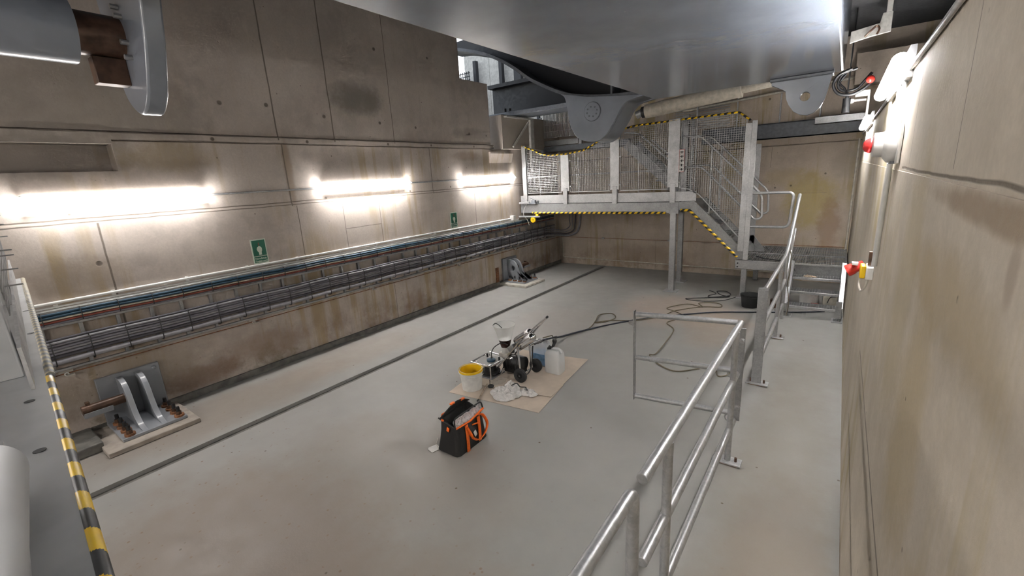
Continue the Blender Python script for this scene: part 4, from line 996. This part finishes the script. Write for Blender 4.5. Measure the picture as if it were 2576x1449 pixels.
# stuff hanging high at the corner
b = MB(); b.prism([(-.10, 3.66), (-.10, 3.80), (.19, 3.84), (.21, 3.95), (.31, 3.95), (.31, 3.72), (.12, 3.70)], 'xz', 7.9, 7.94)
b.box2((.24, 7.9, 3.95), (.30, 7.94, 4.1))
t = tag(b.build('steel_bracket', 'whitep', bevel=.006), 'pale angled steel bracket high in the dark gap above the side lamp', 'bracket')
tag(MB().tube(smooth_path([(.05, 7.86, 3.70), (.10, 7.84, 3.75), (.16, 7.84, 3.80), (.19, 7.84, 3.76), (.17, 7.84, 3.70)], 5), .012, 8).build('cable_end', 'brown'), 'short brown cable end looped on the pale bracket', 'cable')
t = thing('hose_coil', 'coiled black hydraulic hoses hanging beside the lifting lug', 'hose', (0, 8.0, 2.9))
MB().tube(smooth_path([(-.04, 8.0, 3.36), (-.18, 8.0, 3.30), (-.23, 8.0, 3.18), (-.16, 8.0, 3.06), (-.02, 8.0, 3.03), (.10, 8.0, 3.08), (.18, 8.0, 3.15)], 6), .02, 10).build('hose', 'hose_black', t)
MB().tube(smooth_path([(.02, 8.03, 3.36), (-.13, 8.03, 3.31), (-.18, 8.03, 3.18), (-.11, 8.03, 3.09), (.03, 8.03, 3.10), (.12, 8.03, 3.20), (.18, 8.03, 3.28)], 6), .018, 10).build('hose', 'hose_black', t)
MB().tube(smooth_path([(-.10, 8.02, 3.30), (-.16, 8.02, 3.2), (-.10, 8.02, 3.12), (-.06, 8.02, 3.02)], 6), .014, 8).build('hose', 'hose_black', t)
MB().ball((.17, 7.98, 3.19), .05, 14).build('end_cap', 'red', t)
b = MB(); b.cyl((-.06, 8.02, 2.80), (-.06, 8.02, 2.99), .045, 16); b.cyl((-.06, 8.02, 2.99), (-.06, 8.02, 3.02), .02, 10); b.cyl((-.06, 8.02, 3.02), (-.06, 8.02, 4.1), .009, 8)
tag(b.build('pendant_weight', 'hose_black'), 'black cylinder hanging on a thin rod under the hoses', 'weight')
b = MB(); b.box2((.03, 8.3, 3.02), (.195, 8.34, 3.10)); b.box2((.02, 8.28, 2.96), (.16, 8.32, 2.985)); b.cyl((.0, 8.26, 2.97), (.0, 8.34, 2.97), .03, 14); b.box2((.17, 8.3, 2.56), (.198, 8.33, 3.03))
tag(b.build('sensor_bracket', 'whitep', bevel=.004), 'small white sensor bracket near the corner lamp', 'sensor')
b = MB(); b.box2((.0, 9.3, 3.3), (1.5, 9.66, 3.75)); tag(b.build('concrete_beam', CF, smooth=False), 'pale concrete downstand in the corner above the lamps', 'beam', kind='structure')

# ------------------------------------------------------------------ floor items
ZC = .012
cards = [([(-3.18, 3.01), (-2.12, 3.14), (-2.20, 3.76), (-3.27, 3.62)], .001, 'long front cardboard sheet under the rags and yellow bucket'),
         ([(-2.20, 3.70), (-2.27, 4.48), (-2.55, 4.43), (-3.15, 4.36), (-3.12, 3.58)], .001+.0045, 'cardboard sheet under the two plastic cans'),
         ([(-3.02, 3.29), (-2.17, 3.45), (-2.19, 3.745), (-3.08, 3.66)], .010, 'upper cardboard sheet under the sprayer wheels')]
for p, z, lb in cards:
    tag(MB().prism(p, 'xy', z, z+.004).build('cardboard_sheet', 'card', smooth=False), lb, 'cardboard', 'cardboard sheets on the floor')
def bucket(c, r0, r1, h, z0, name, label, wall, lining, group=None, rim=None):
    t = thing(name, label, 'bucket', (c[0], c[1], z0))
    cc = (c[0], c[1], z0); rr = lambda k: r0+(r1-r0)*k
    MB().lathe([(0, 0), (r0, 0), (rr(.5), h*.5), (rr(.84), h*.84), (rr(.84)+.006, h*.845), (rr(.9)+.006, h*.9), (r1, h*.905), (r1, h), (r1-.006, h), (r1-.006, h*.9)], cc, 36).build('pail', wall, t)
    MB().lathe([(0, .012), (r0-.006, .012), (r1-.007, h-.004), (r1+.004, h+.004), (r1+.006, h-.004), (r1+.003, h-.028) if rim else (r1+.001, h-.006)], cc, 36).build('lining', lining, t)
    return t
t = bucket((-3.025, 3.215), .105, .125, .225, ZC-.006, 'plastic_bucket', 'white plastic bucket with bright yellow inside standing on the cardboard', 'white', 'yellow', rim=True)
MB().tube([(-3.025+.131*math.cos(a), 3.215+.131*math.sin(a), ZC+.2-.04*math.sin((a+2.6)/2.0)) for a in [(-2.6+k*.2) for k in range(17)]], .003, 6).build('handle', 'white', t)
t = bucket((-.985, 7.56), .115, .14, .20, 0., 'black_bucket', 'black rubber bucket standing on the floor by the landing leg', 'rubber', 'rubber')
tag(MB().box2((-1.07, 7.52, .016), (-.9, 7.6, .06)).build('mortar_lump', 'dirtyw', bevel=.01), 'pale mortar lump in the black bucket', 'mortar')
# cable reel
t = thing('cable_reel', 'chrome framed cable reel with dark drum behind the yellow bucket', 'cable reel', (-3.05, 3.58, ZC))
cx, cy = -3.06, 3.58
MB().lathe([(0, .02), (.10, .02), (.115, .03), (.115, .045), (.07, .05), (.065, .13), (.115, .14), (.115, .15), (0, .15)], (cx, cy, ZC), 30).build('drum', 'rubber', t)
MB().lathe([(0, .152), (.135, .152), (.14, .158), (.135, .165), (0, .165)], (cx, cy, ZC), 30).build('face_disc', 'frost', t)
fr = rp([(cx-.15, cy-.15, .17), (cx+.13, cy-.15, .17), (cx+.16, cy+.12, .19), (cx-.12, cy+.15, .19)], .06)
MB().tube([V(p)+V((0, 0, ZC)) for p in fr], .011, 10, closed=True).build('frame', 'chrome', t)
for dx, dy in ((-.1, -.12), (.1, -.12), (.1, .12), (-.1, .12)): MB().cyl((cx+dx, cy+dy, ZC), (cx+dx, cy+dy, ZC+.18), .008, 8).build('leg', 'chrome', t)
MB().box2((cx-.13, cy-.13, ZC-.004), (cx+.12, cy+.12, ZC+.012)).build('base_plate', 'galv_dull', t, bevel=.004)
for dx, dy in ((-.09, .07), (.1, .05)): MB().cyl((cx+dx, cy+dy, ZC+.16), (cx+dx, cy+dy, ZC+.21), .012, 10).build('knob', 'blackp', t)
MB().lathe([(0, 0), (.05, 0), (.05, .02), (.02, .03), (0, .03)], (cx+.02, cy, ZC+.165), 18).build('socket_cap', 'blue', t)
tag(MB().tube(smooth_path([(cx+.03, cy, ZC+.20), (cx+.035, cy+.0, ZC+.27), (cx+.06, cy+.03, ZC+.33), (cx+.13, cy+.07, ZC+.375), (cx+.2, cy+.10, ZC+.36)], 6), [.012, .010]+[.006]*23, 8).build('plug_lead', 'rubber'), 'black plug and lead rising from the cable reel', 'cable')
# airless sprayer trolley
sp = thing('paint_sprayer', 'chrome airless paint sprayer on two black wheels with tall handle', 'paint sprayer', (-2.75, 3.7, ZC))
for y in (3.57, 3.88):
    w = MB().lathe([(.03, -.016), (.06, -.02), (.078, -.016), (.08, 0), (.078, .016), (.06, .02), (.03, .016)], (-2.63, y, .08+ZC), 28, R=Matrix.Rotation(PI/2, 3, 'X')).build('wheel', 'rubber', sp)
    b = MB(); b.cyl((-2.63, y-.016, .08+ZC), (-2.63, y+.016, .08+ZC), .018, 14)
    for k in range(5):
        a = 2*PI*k/5; b.bar((-2.63, y, .08+ZC), (-2.63+.06*math.cos(a), y, .08+ZC+.06*math.sin(a)), .02, .022, (0, 1, 0))
    b.lathe([(.0, -.008), (.06, -.008), (.06, .008), (0, .008)], (-2.63, y, .08+ZC), 20, R=Matrix.Rotation(PI/2, 3, 'X'))
    b.build('wheel_hub', 'blackp', w)
MB().cyl((-2.63, 3.55, .08+ZC), (-2.63, 3.9, .08+ZC), .009, 10).build('axle', 'chrome', sp)
for y, dx in ((3.60, 0), (3.82, 0)):
    MB().tube(rp([(-2.60+dx, y, .52), (-2.74+dx, y, .355), (-2.98+dx, y, .085), (-2.985, y, .028), (-2.93, y, .022), (-2.88, y, .12)], .04), .0105, 10).build('frame_leg', 'chrome', sp)
    MB().cyl((-2.63, y-.02, .10), (-2.655, y-.02, .42), .012, 10).build('wheel_strut', 'chrome', sp)
MB().tube(rp([(-2.76, 3.65, .36), (-2.57, 3.70, .56), (-2.36, 3.72, .752)], .03), .0125, 12).build('handle', 'chrome', sp)
MB().tube(rp([(-2.74, 3.80, .36), (-2.56, 3.76, .55), (-2.36, 3.725, .752)], .03), .0125, 12).build('handle', 'chrome', sp)
MB().cyl((-2.36, 3.722, .752), (-2.345, 3.723, .766), .012, 10).build('grip', 'rubber', sp)
def capsule(p, q, r, n=20):
    p, q = V(p), V(q); d = (q-p).normalized(); L = [(0, .002)]
    pts, rs = [], []
    for k in range(6): a = PI/2*k/5; pts.append(p+d*r*(1-math.cos(PI/2-a) if 0 else (1-math.sin(a)))*0+d*(r*(1-math.cos(a)))); rs.append(max(.001, r*math.sin(a)))
    for k in range(6): a = PI/2*(5-k)/5; pts.append(q-d*(r*(1-math.cos(a)))); rs.append(max(.001, r*math.sin(a)))
    pts = [p+d*(r*(1-math.sin(math.acos(min(1, rr/r))))) if i < 6 else q-d*(r*(1-math.sin(math.acos(min(1, rr/r))))) for i, rr in enumerate(rs)]
    return MB().tube(pts, rs, n)
capsule((-2.72, 3.66, .37), (-2.49, 3.68, .545), .052).build('pump_cylinder', 'chrome', sp)
capsule((-2.83, 3.77, .375), (-2.60, 3.79, .545), .045).build('pump_cylinder', 'chrome', sp)
MB().box((-2.785, 3.70, .36), (.09, .16, .06), rot=Matrix.Rotation(-.65, 3, 'Y')).build('valve_block', 'galv_dull', sp, bevel=.01)
MB().cyl((-2.79, 3.66, .30), (-2.79, 3.66, .355), .028, 14).build('pressure_knob', 'blackp', sp)
b = MB(); b.tube([(-2.955, 3.76, .125), (-2.945, 3.76, .125), (-2.93, 3.76, .125), (-2.75, 3.76, .14), (-2.70, 3.76, .145), (-2.69, 3.76, .145)], [.05, .078, .085, .085, .078, .05], 24); b.box2((-2.94, 3.69, .03), (-2.72, 3.83, .10))
mo = b.build('motor', 'blackp', sp)
b = MB()
for k in range(4): b.tube([(-2.935+.045*k+.001*math.cos(0), 3.76+.088*math.cos(2*PI*j/20), .125+.088*math.sin(2*PI*j/20)) for j in range(20)], .006, 6, closed=True)
b.build('cooling_fin', 'blackp', mo)
MB().box((-2.87, 3.70, .20), (.07, .05, .012)).build('rating_plate', 'chrome', mo)
MB().tube(smooth_path([(-2.70, 3.60, .34), (-2.67, 3.57, .25), (-2.68, 3.56, .14), (-2.62, 3.60, .09), (-2.58, 3.66, .10), (-2.56, 3.7, .2), (-2.55, 3.72, .4)], 6), .007, 8).build('fluid_tube', 'rubber', sp)
MB().cyl((-2.67, 3.92, .332), (-2.565, 3.95, .385), .016, 12).cyl((-2.63, 3.931, .352), (-2.618, 3.935, .358), .021, 12).cyl((-2.60, 3.94, .367), (-2.588, 3.944, .373), .021, 12).build('hose_coupling', 'galv_dull', sp)
MB().tube(smooth_path([(-2.66, 3.80, .36), (-2.70, 3.86, .31), (-2.67, 3.92, .332)], 5), .008, 8).build('outlet_tube', 'chrome', sp)
# hopper funnel
hp_ = thing('paint_hopper', 'frosted conical hopper of dark brown paint above the sprayer motor', 'hopper', (-2.945, 3.74, .17))
hc = (-2.945, 3.74, 0)
MB().lathe([(.046, .24), (.047, .305), (.05, .31), (.10, .50), (.128, .575), (.131, .578), (.129, .582)], (hc[0], hc[1], -.012+ZC), 32).build('cone', 'frost', hp_)
MB().lathe([(0, .311), (.0515, .3125), (.1005-.05*(.50-.405)/.19+.0008, .405), (0, .4055)], (hc[0], hc[1], 0), 28).build('paint', 'liquid_brown', hp_)
MB().box2((hc[0]-.07, hc[1]-.05, .185), (hc[0]+.055, hc[1]+.05, .243)).build('mount', 'dirtyw', hp_, bevel=.008)
tag(MB().tube(smooth_path([(hc[0]-.12, hc[1]-.06, .565), (hc[0]-.085, hc[1]-.045, .592), (hc[0]-.04, hc[1]-.03, .565), (hc[0]+.0, hc[1]-.01, .50), (hc[0]+.02, hc[1], .41)], 6), .0045, 8).build('suction_tube', 'rubber'), 'thin black tube hooked over the hopper rim', 'tube')
# jerrycans
def can(x0, x1, y0, y1, h, label, liquid=None, tap=False, rz=0.):
    c = V(((x0+x1)/2, (y0+y1)/2, ZC-.003)); w, d = x1-x0, y1-y0
    t = thing('jerrycan', label, 'jerrycan', c, 'plastic cans on the cardboard')
    def shell(k, za, zb, ch, cut=None):
        b = MB(); n = 6
        secs = [(.93, za), (1., za+.02*(zb-za)/.3), (1., zb-.09), (.97, zb-.05), (.8, zb-.015), (.62, zb)]
        if cut: secs = secs[:2]+[(1., cut), (0.02, cut+.0005)]
        for s, z in secs:
            ww, dd = w/2*k*s, d/2*k*s; cr = .03*min(1, s*4)*s if s < .1 else .03*s
            for (sx, sy) in ((1, 1), (-1, 1), (-1, -1), (1, -1)):
                a0 = {(1, 1): 0, (-1, 1): PI/2, (-1, -1): PI, (1, -1): 1.5*PI}[(sx, sy)]
                for j in range(5):
                    a = a0+PI/2*j/4; b.v.append(V((c.x+sx*(ww-cr)+cr*math.cos(a), c.y+sy*(dd-cr)+cr*math.sin(a), c.z+z)))
        K = 20
        for i in range(len(secs)-1):
            for k2 in range(K): b.f.append([i*K+k2, i*K+(k2+1) % K, (i+1)*K+(k2+1) % K, (i+1)*K+k2]); b.m.append(0)
        b.f.append(list(range(K))[::-1]); b.m.append(0); b.f.append([(len(secs)-1)*K+k2 for k2 in range(K)]); b.m.append(0)
        return b
    cm = 'frost_can' if liquid else 'frost_can2'
    shell(1., 0, h, 0).build('can_body', cm, t)
    if liquid:
        shell(1.006, .002, h, 0, liquid).build('liquid', 'liquid_blue', t)
    b = MB(); hx = c.x+w*.12
    b.tube(rp([(hx-.06, c.y, c.z+h-.03), (hx-.05, c.y, c.z+h+.012), (hx+.05, c.y, c.z+h+.012), (hx+.07, c.y, c.z+h-.03)], .02), .014, 10)
    b.build('handle', cm, t)
    cxx = c.x-w*.28
    MB().cyl((cxx, c.y-d*.1, c.z+h-.045), (cxx, c.y-d*.1, c.z+h+.01), .026, 16).build('cap', 'blackp' if tap else 'white', t)
    if tap:
        b = MB(); b.cyl((cxx, c.y-d*.1, c.z+h+.01), (cxx+.01, c.y, c.z+h+.03), .02, 12); b.tube([(cxx+.03, c.y, c.z+h+.01), (cxx+.045, c.y+.02, c.z+h+.06), (cxx+.05, c.y+.02, c.z+h+.085), (cxx+.05, c.y+.02, c.z+h+.105)], [.016, .018, .027, .02], 14); b.ball((cxx+.05, c.y+.02, c.z+h+.095), .027, 12); b.build('tap', 'blackp', t)
can(-2.80, -2.585, 4.03, 4.18, .30, 'frosted jerrycan half full of blue liquid behind the sprayer', .155)
can(-2.545, -2.345, 3.92, 4.07, .275, 'empty frosted jerrycan with black tap on the cardboard edge', None, True)
# rags
def rag(c, rx, ry, hz, name, label, seed, cat='rag', mat='cloth', freq=9., z0=ZC, n=44):
    b = MB(); random.seed(seed)
    idx = {}
    for i in range(n+1):
        for j in range(n+1):
            u, v = i/n*2-1, j/n*2-1; r = math.hypot(u, v)
            a = math.atan2(v, u); lim = .82+.22*noise.noise(V((math.cos(a)*1.7+seed, math.sin(a)*1.7, seed)))
            k = min(1, r/lim) if r > 0 else 0
            sc = 1 if r <= lim else lim/r
            x, y = c[0]+u*sc*rx, c[1]+v*sc*ry
            f = noise.fractal(V((x*freq+seed, y*freq, seed)), 1., 2., 4)
            rid = abs(noise.noise(V((x*freq*1.8+seed*2, y*freq*1.8, 1.3))))
            h = hz*max(.0, (1-k**3))*max(.12, .42+.55*f+.75*rid)+.003*(k < .999)
            b.v.append(V((x+.012*noise.noise(V((x*30, y*30, seed))), y+.012*noise.noise(V((x*30, y*30, seed+5))), z0+max(.0008, h))))
    for i in range(n):
        for j in range(n):
            b.f.append([i*(n+1)+j, (i+1)*(n+1)+j, (i+1)*(n+1)+j+1, i*(n+1)+j+1]); b.m.append(0)
    return tag(b.build(name, mat, angle=60), label, cat)
rag((-2.62, 3.27), .22, .17, .062, 'rag', 'crumpled white rag heap in front of the sprayer wheels', 3, freq=11, z0=.010)
rag((-2.62, 3.40), .12, .10, .085, 'rag', 'folded white cloth on top of the rag heap by the wheel', 9, freq=9, z0=.014)
rag((-2.42, 3.40), .13, .09, .045, 'rag', 'terry towel lying beside the white rag heap', 14, freq=22, z0=.014)
tag(MB().tube(smooth_path([(-2.60, 3.36, .075), (-2.56, 3.40, .09), (-2.50, 3.38, .075), (-2.46, 3.42, .06), (-2.42, 3.39, .05)], 5), .006, 6).build('string', 'rubber'), 'short dark string lying on the white rags', 'string')
t = thing('paint_brush', 'long thin stirring stick with dark tip lying at the cardboard edge', 'stick', (-2.85, 3.2, .01))
MB().tube([(-2.78, 3.02, .012), (-2.92, 3.34, .018)], .007, 8).build('shaft', 'mud', t)
MB().cyl((-2.775, 3.005, .012), (-2.785, 3.035, .012), .008, 8).build('tip', 'rubber', t)
b = MB(); b.lathe([(0, 0), (.032, 0), (.035, .012), (.03, .018), (0, .016)], (-2.85, 3.32, .012), 20); b.tube([(-2.87, 3.33, .024), (-2.885, 3.35, .074)], .004, 6)
tag(b.build('lid', 'rubber'), 'small black lid lying by the stick on the cardboard', 'lid')
rag((-2.86, 3.47), .10, .12, .04, 'plastic_film', 'crumpled clear plastic film lying before the reel', 21, cat='plastic', mat='thinfilm', freq=13, z0=.012, n=26)
# tool bag
tb = thing('tool_bag', 'black tool bag with orange handles and silver lining standing open', 'bag', (-2.42, 2.4, 0))
def ringrect(w, d, cx, cy, z, n=6, cr=.04):
    out = []
    for (sx, sy, a0) in ((1, 1, 0), (-1, 1, PI/2), (-1, -1, PI), (1, -1, 1.5*PI)):
        for j in range(n):
            a = a0+PI/2*j/(n-1); out.append(V((cx+sx*(w/2-cr)+cr*math.cos(a), cy+sy*(d/2-cr)+cr*math.sin(a), z)))
    return out
bc = (-2.405, 2.395)
b = MB(); secs = [(.235, .36, -.015, 0), (.25, .38, -.016, .012), (.225, .362, -.006, .10), (.20, .345, 0, .20), (.185, .335, 0, .265), (.18, .33, 0, .285)]
for w, d, dx, z in secs:
    for p in ringrect(w, d, bc[0]+dx-.0*z, bc[1], z):
        wob = .006*noise.noise(p*22); zz = p.z + (.035*(-(p.x-bc[0])/.1) if z > .2 else 0)
        b.v.append(V((p.x+wob, p.y+wob, zz)))
K = 24
for i in range(len(secs)-1):
    for k in range(K): b.f.append([i*K+k, i*K+(k+1) % K, (i+1)*K+(k+1) % K, (i+1)*K+k]); b.m.append(0)
b.f.append(list(range(K))[::-1]); b.m.append(0)
body = b.build('bag_body', 'bagcloth', tb)
so = body.modifiers.new('thick', 'SOLIDIFY'); so.thickness = .008; so.offset = -1
# silver lined lid flap leaning open on the +x side, black rear lid
b = MB(); fl = []
for i in range(13):
    y = bc[1]-.165+.33*i/12
    for j in range(5):
        k = j/4; z = .250+.085*k+.006*math.sin(i*2.1+j); x = bc[0]+.088-.03*math.sin(k*2.6)-.005*math.cos(i*1.7)+.01*k
        b.v.append(V((x, y, z)))
for i in range(12):
    for j in range(4): b.f.append([i*5+j, (i+1)*5+j, (i+1)*5+j+1, i*5+j+1]); b.m.append(0)
o = b.build('foil_lining', 'foil', tb); sm = o.modifiers.new('thick', 'SOLIDIFY'); sm.thickness = .004
b = MB()
for i in range(13):
    y = bc[1]-.165+.33*i/12
    for j in range(5):
        k = j/4; z = .29+.10*k*math.sin(PI*(i+2)/16); x = bc[0]-.09-.012*k+.05*k*k
        b.v.append(V((x, y, z)))
for i in range(12):
    for j in range(4): b.f.append([i*5+j, (i+1)*5+j, (i+1)*5+j+1, i*5+j+1]); b.m.append(0)
o = b.build('lid_flap', 'bagcloth', tb); sm = o.modifiers.new('thick', 'SOLIDIFY'); sm.thickness = .008
MB().tube([(bc[0]+.098, bc[1]-.17, .262), (bc[0]+.10, bc[1], .25), (bc[0]+.098, bc[1]+.17, .285)], .008, 8).build('zip_trim', 'orange', tb)
MB().tube(rp([(bc[0]-.10, bc[1]-.17, .30), (bc[0]+.095, bc[1]-.172, .262)], .02), .007, 8).build('zip_trim', 'blackp', tb)
MB().tube(rp([(bc[0]+.08, bc[1]-.168, .262), (bc[0]+.075, bc[1]-.165, .338), (bc[0]+.08, bc[1]+.165, .345), (bc[0]+.09, bc[1]+.17, .29)], .03), .007, 8).build('zip_trim', 'blackp', tb)
def strap(pts, w, wd, name='handle'):
    b = MB(); P = smooth_path(pts, 6); wd = V(wd)*w/2
    for p in P: b.v += [p-wd, p+wd]
    for i in range(len(P)-1): b.f.append([2*i, 2*i+1, 2*i+3, 2*i+2]); b.m.append(0)
    o = b.build(name, 'orange', tb); s = o.modifiers.new('thick', 'SOLIDIFY'); s.thickness = .005; s.offset = 0; return o
xs_ = bc[0]+.112
strap([(xs_, bc[1]-.065, .0), (xs_+.003, bc[1]-.065, .12), (xs_-.003, bc[1]-.065, .245)], .034, (0, 1, 0), 'strap')
strap([(xs_, bc[1]+.085, .02), (xs_+.003, bc[1]+.085, .12), (xs_-.003, bc[1]+.085, .25)], .034, (0, 1, 0), 'strap')
strap([(xs_-.004, bc[1]-.06, .22), (xs_+.02, bc[1]-.05, .17), (xs_+.035, bc[1]-.03, .115), (xs_+.04, bc[1]+.03, .075), (xs_+.045, bc[1]+.10, .10), (xs_+.04, bc[1]+.145, .17), (xs_+.015, bc[1]+.125, .25), (xs_-.004, bc[1]+.09, .265)], .032, (.75, .1, .6))
strap([(bc[0]-.108, bc[1]-.06, .26), (bc[0]-.15, bc[1]-.07, .28), (bc[0]-.165, bc[1]-.06, .22), (bc[0]-.15, bc[1]+.02, .16), (bc[0]-.15, bc[1]+.09, .22), (bc[0]-.11, bc[1]+.08, .27)], .032, (.3, .6, .3))
strap([(bc[0]+.113, bc[1]+.0, .215), (bc[0]+.115, bc[1]+.07, .20)], .012, (0, 0, 1), 'pocket_trim')
MB().box((bc[0]+.012, bc[1]-.182, .235), (.026, .004, .04), rot=Matrix.Rotation(.3, 3, 'Y')).build('zip_tab', 'orange', tb)
MB().box((bc[0]-.05, bc[1]-.174, .295), (.026, .006, .016)).build('zip_tab', 'orange', tb)
for y, z in ((bc[1]-.04, .386), (bc[1]+.08, .371)): MB().box((bc[0]-.056, y, z), (.022, .045, .01)).build('lid_tab', 'orange', tb)
MB().box((bc[0]+.118, bc[1]+.025, .125), (.003, .03, .055), rot=Matrix.Rotation(.35, 3, 'X')).build('care_label', 'white', tb)
tg = thing('hang_tag', 'white swing tag on a string lying on the floor beside the bag', 'tag', (-2.58, 2.2, 0))
MB().prism([(-2.625, 2.185), (-2.61, 2.165), (-2.545, 2.150), (-2.525, 2.235), (-2.60, 2.258)], 'xy', .002, .004).build('card', 'white', tg)
MB().tube([(-2.55, 2.225, .006), (-2.60, 2.25, .01), (-2.66, 2.33, .004)], .0015, 5).build('cord', 'cream', tg)

# hoses and cords
def fpath(pts, z): return [(x, y, z) for x, y in pts]
tag(MB().tube(smooth_path([(-2.563, 3.951, .386), (-2.52, 3.97, .40), (-2.64, 4.38, .27), (-2.92, 4.80, .06), (-2.74, 5.44, .012), (-2.34, 6.08, .012), (-1.85, 6.60, .012), (-1.37, 7.00, .012), (-.84, 7.26, .012), (-.44, 7.45, .012), (-.32, 7.51, .012), (-.02, 7.69, .012)], 8), .011, 8).build('paint_hose', 'hose'), 'dark hose running from the sprayer over the floor to the steps', 'hose')
tag(MB().tube(smooth_path([(-2.58, 3.98, .40), (-2.70, 4.36, .28), (-2.96, 4.85, .05)]+fpath([(-2.88, 5.15), (-2.76, 5.47), (-2.81, 5.80), (-2.89, 6.12), (-2.75, 6.27), (-2.61, 6.09), (-2.68, 5.83), (-2.79, 5.75), (-2.62, 5.95), (-2.29, 6.12), (-2.03, 6.48), (-1.92, 6.84), (-1.62, 7.2), (-1.36, 7.32), (-1.42, 7.5), (-1.57, 7.50), (-1.71, 7.39), (-1.61, 7.20), (-1.86, 7.27), (-2.08, 6.93), (-1.92, 6.80), (-1.74, 6.62), (-1.80, 6.4), (-1.86, 6.2), (-1.69, 5.95), (-1.64, 5.41), (-1.63, 5.02), (-1.68, 4.95), (-1.50, 4.74), (-1.28, 4.65), (-1.08, 4.84)], .009), 8), .0075, 8).build('extension_cord', 'cord'), 'thin olive cord looped loosely across the floor behind the gate', 'cord')
tag(MB().tube(smooth_path(fpath([(-1.74, 8.28), (-1.60, 8.12), (-1.68, 7.92), (-1.62, 7.85), (-1.37, 8.08), (-1.47, 8.32), (-1.61, 8.26), (-1.5, 8.05), (-1.36, 7.98), (-1.68, 7.78), (-1.97, 7.58), (-1.73, 7.53), (-1.41, 7.72), (-1.2, 8.15)], .008), 8), .0065, 8).build('extension_cord', 'rubber'), 'dark cord coiled on the floor beside the black bucket', 'cord')
tag(MB().tube(smooth_path([(-.84, 5.0, .008), (-.92, 4.95, .008), (-.87, 4.75, .008), (-.80, 4.80, .008), (-.78, 4.9, .008)], 6), .008, 8).build('wire_hook', 'cord'), 'small bent wire lying on the floor behind the open gate', 'wire')
# things under the lower steps
t = bucket((-.24, 8.12), .12, .13, .17, 0., 'white_bucket', 'dirty white bucket standing behind the lower steps', 'white', 'white')
t = thing('canister', 'small beige canister standing behind the lower steps', 'canister', (.03, 8.15, 0))
MB().box2((-.06, 8.06, 0), (.12, 8.22, .15)).build('can_body', 'cream', t, bevel=.02)
MB().tube(smooth_path([(-.0, 8.05, .05), (.03, 8.04, .14), (.10, 8.04, .16)], 5), .006, 6).build('handle', 'rubber', t)
tag(MB().box2((-.21, 7.9, 0), (-.10, 7.97, .05)).build('red_tin', 'red', bevel=.008), 'small red tin lying before the white bucket under the steps', 'tin')
rag((-.25, 7.83), .10, .05, .035, 'mortar_lump', 'dirty beige rag lump lying on the upper step', 31, cat='rag', mat='mud', freq=16, z0=.490, n=24)
tag(MB().box2((-.72, 7.62, 0), (-.62, 7.70, .13)).build('brown_box', 'brown', bevel=.006), 'small dark brown box behind the guardrail near the steps', 'box')

# ------------------------------------------------------------------ light and view
w = bpy.data.worlds.new('world'); SC.world = w; w.use_nodes = True
bg = w.node_tree.nodes['Background']
sky = w.node_tree.nodes.new('ShaderNodeTexSky'); sky.sky_type = 'NISHITA'; sky.sun_disc = False; sky.sun_elevation = math.radians(35); sky.altitude = 50
hs = w.node_tree.nodes.new('ShaderNodeHueSaturation'); hs.inputs['Saturation'].default_value = .35
w.node_tree.links.new(sky.outputs[0], hs.inputs['Color']); w.node_tree.links.new(hs.outputs[0], bg.inputs[0]); bg.inputs[1].default_value = .35
vs_ = SC.view_settings; vs_.view_transform = 'Standard'; vs_.look = 'None'; vs_.gamma = 1.; vs_.use_curve_mapping = False; vs_.exposure = .38
cy_ = SC.cycles
cy_.use_denoising = True; cy_.max_bounces = 6; cy_.diffuse_bounces = 3; cy_.glossy_bounces = 3; cy_.use_adaptive_sampling = True; cy_.adaptive_threshold = .07; cy_.adaptive_min_samples = 16; cy_.transmission_bounces = 6; cy_.transparent_max_bounces = 12
cy_.sample_clamp_indirect = 8.; cy_.use_light_tree = False
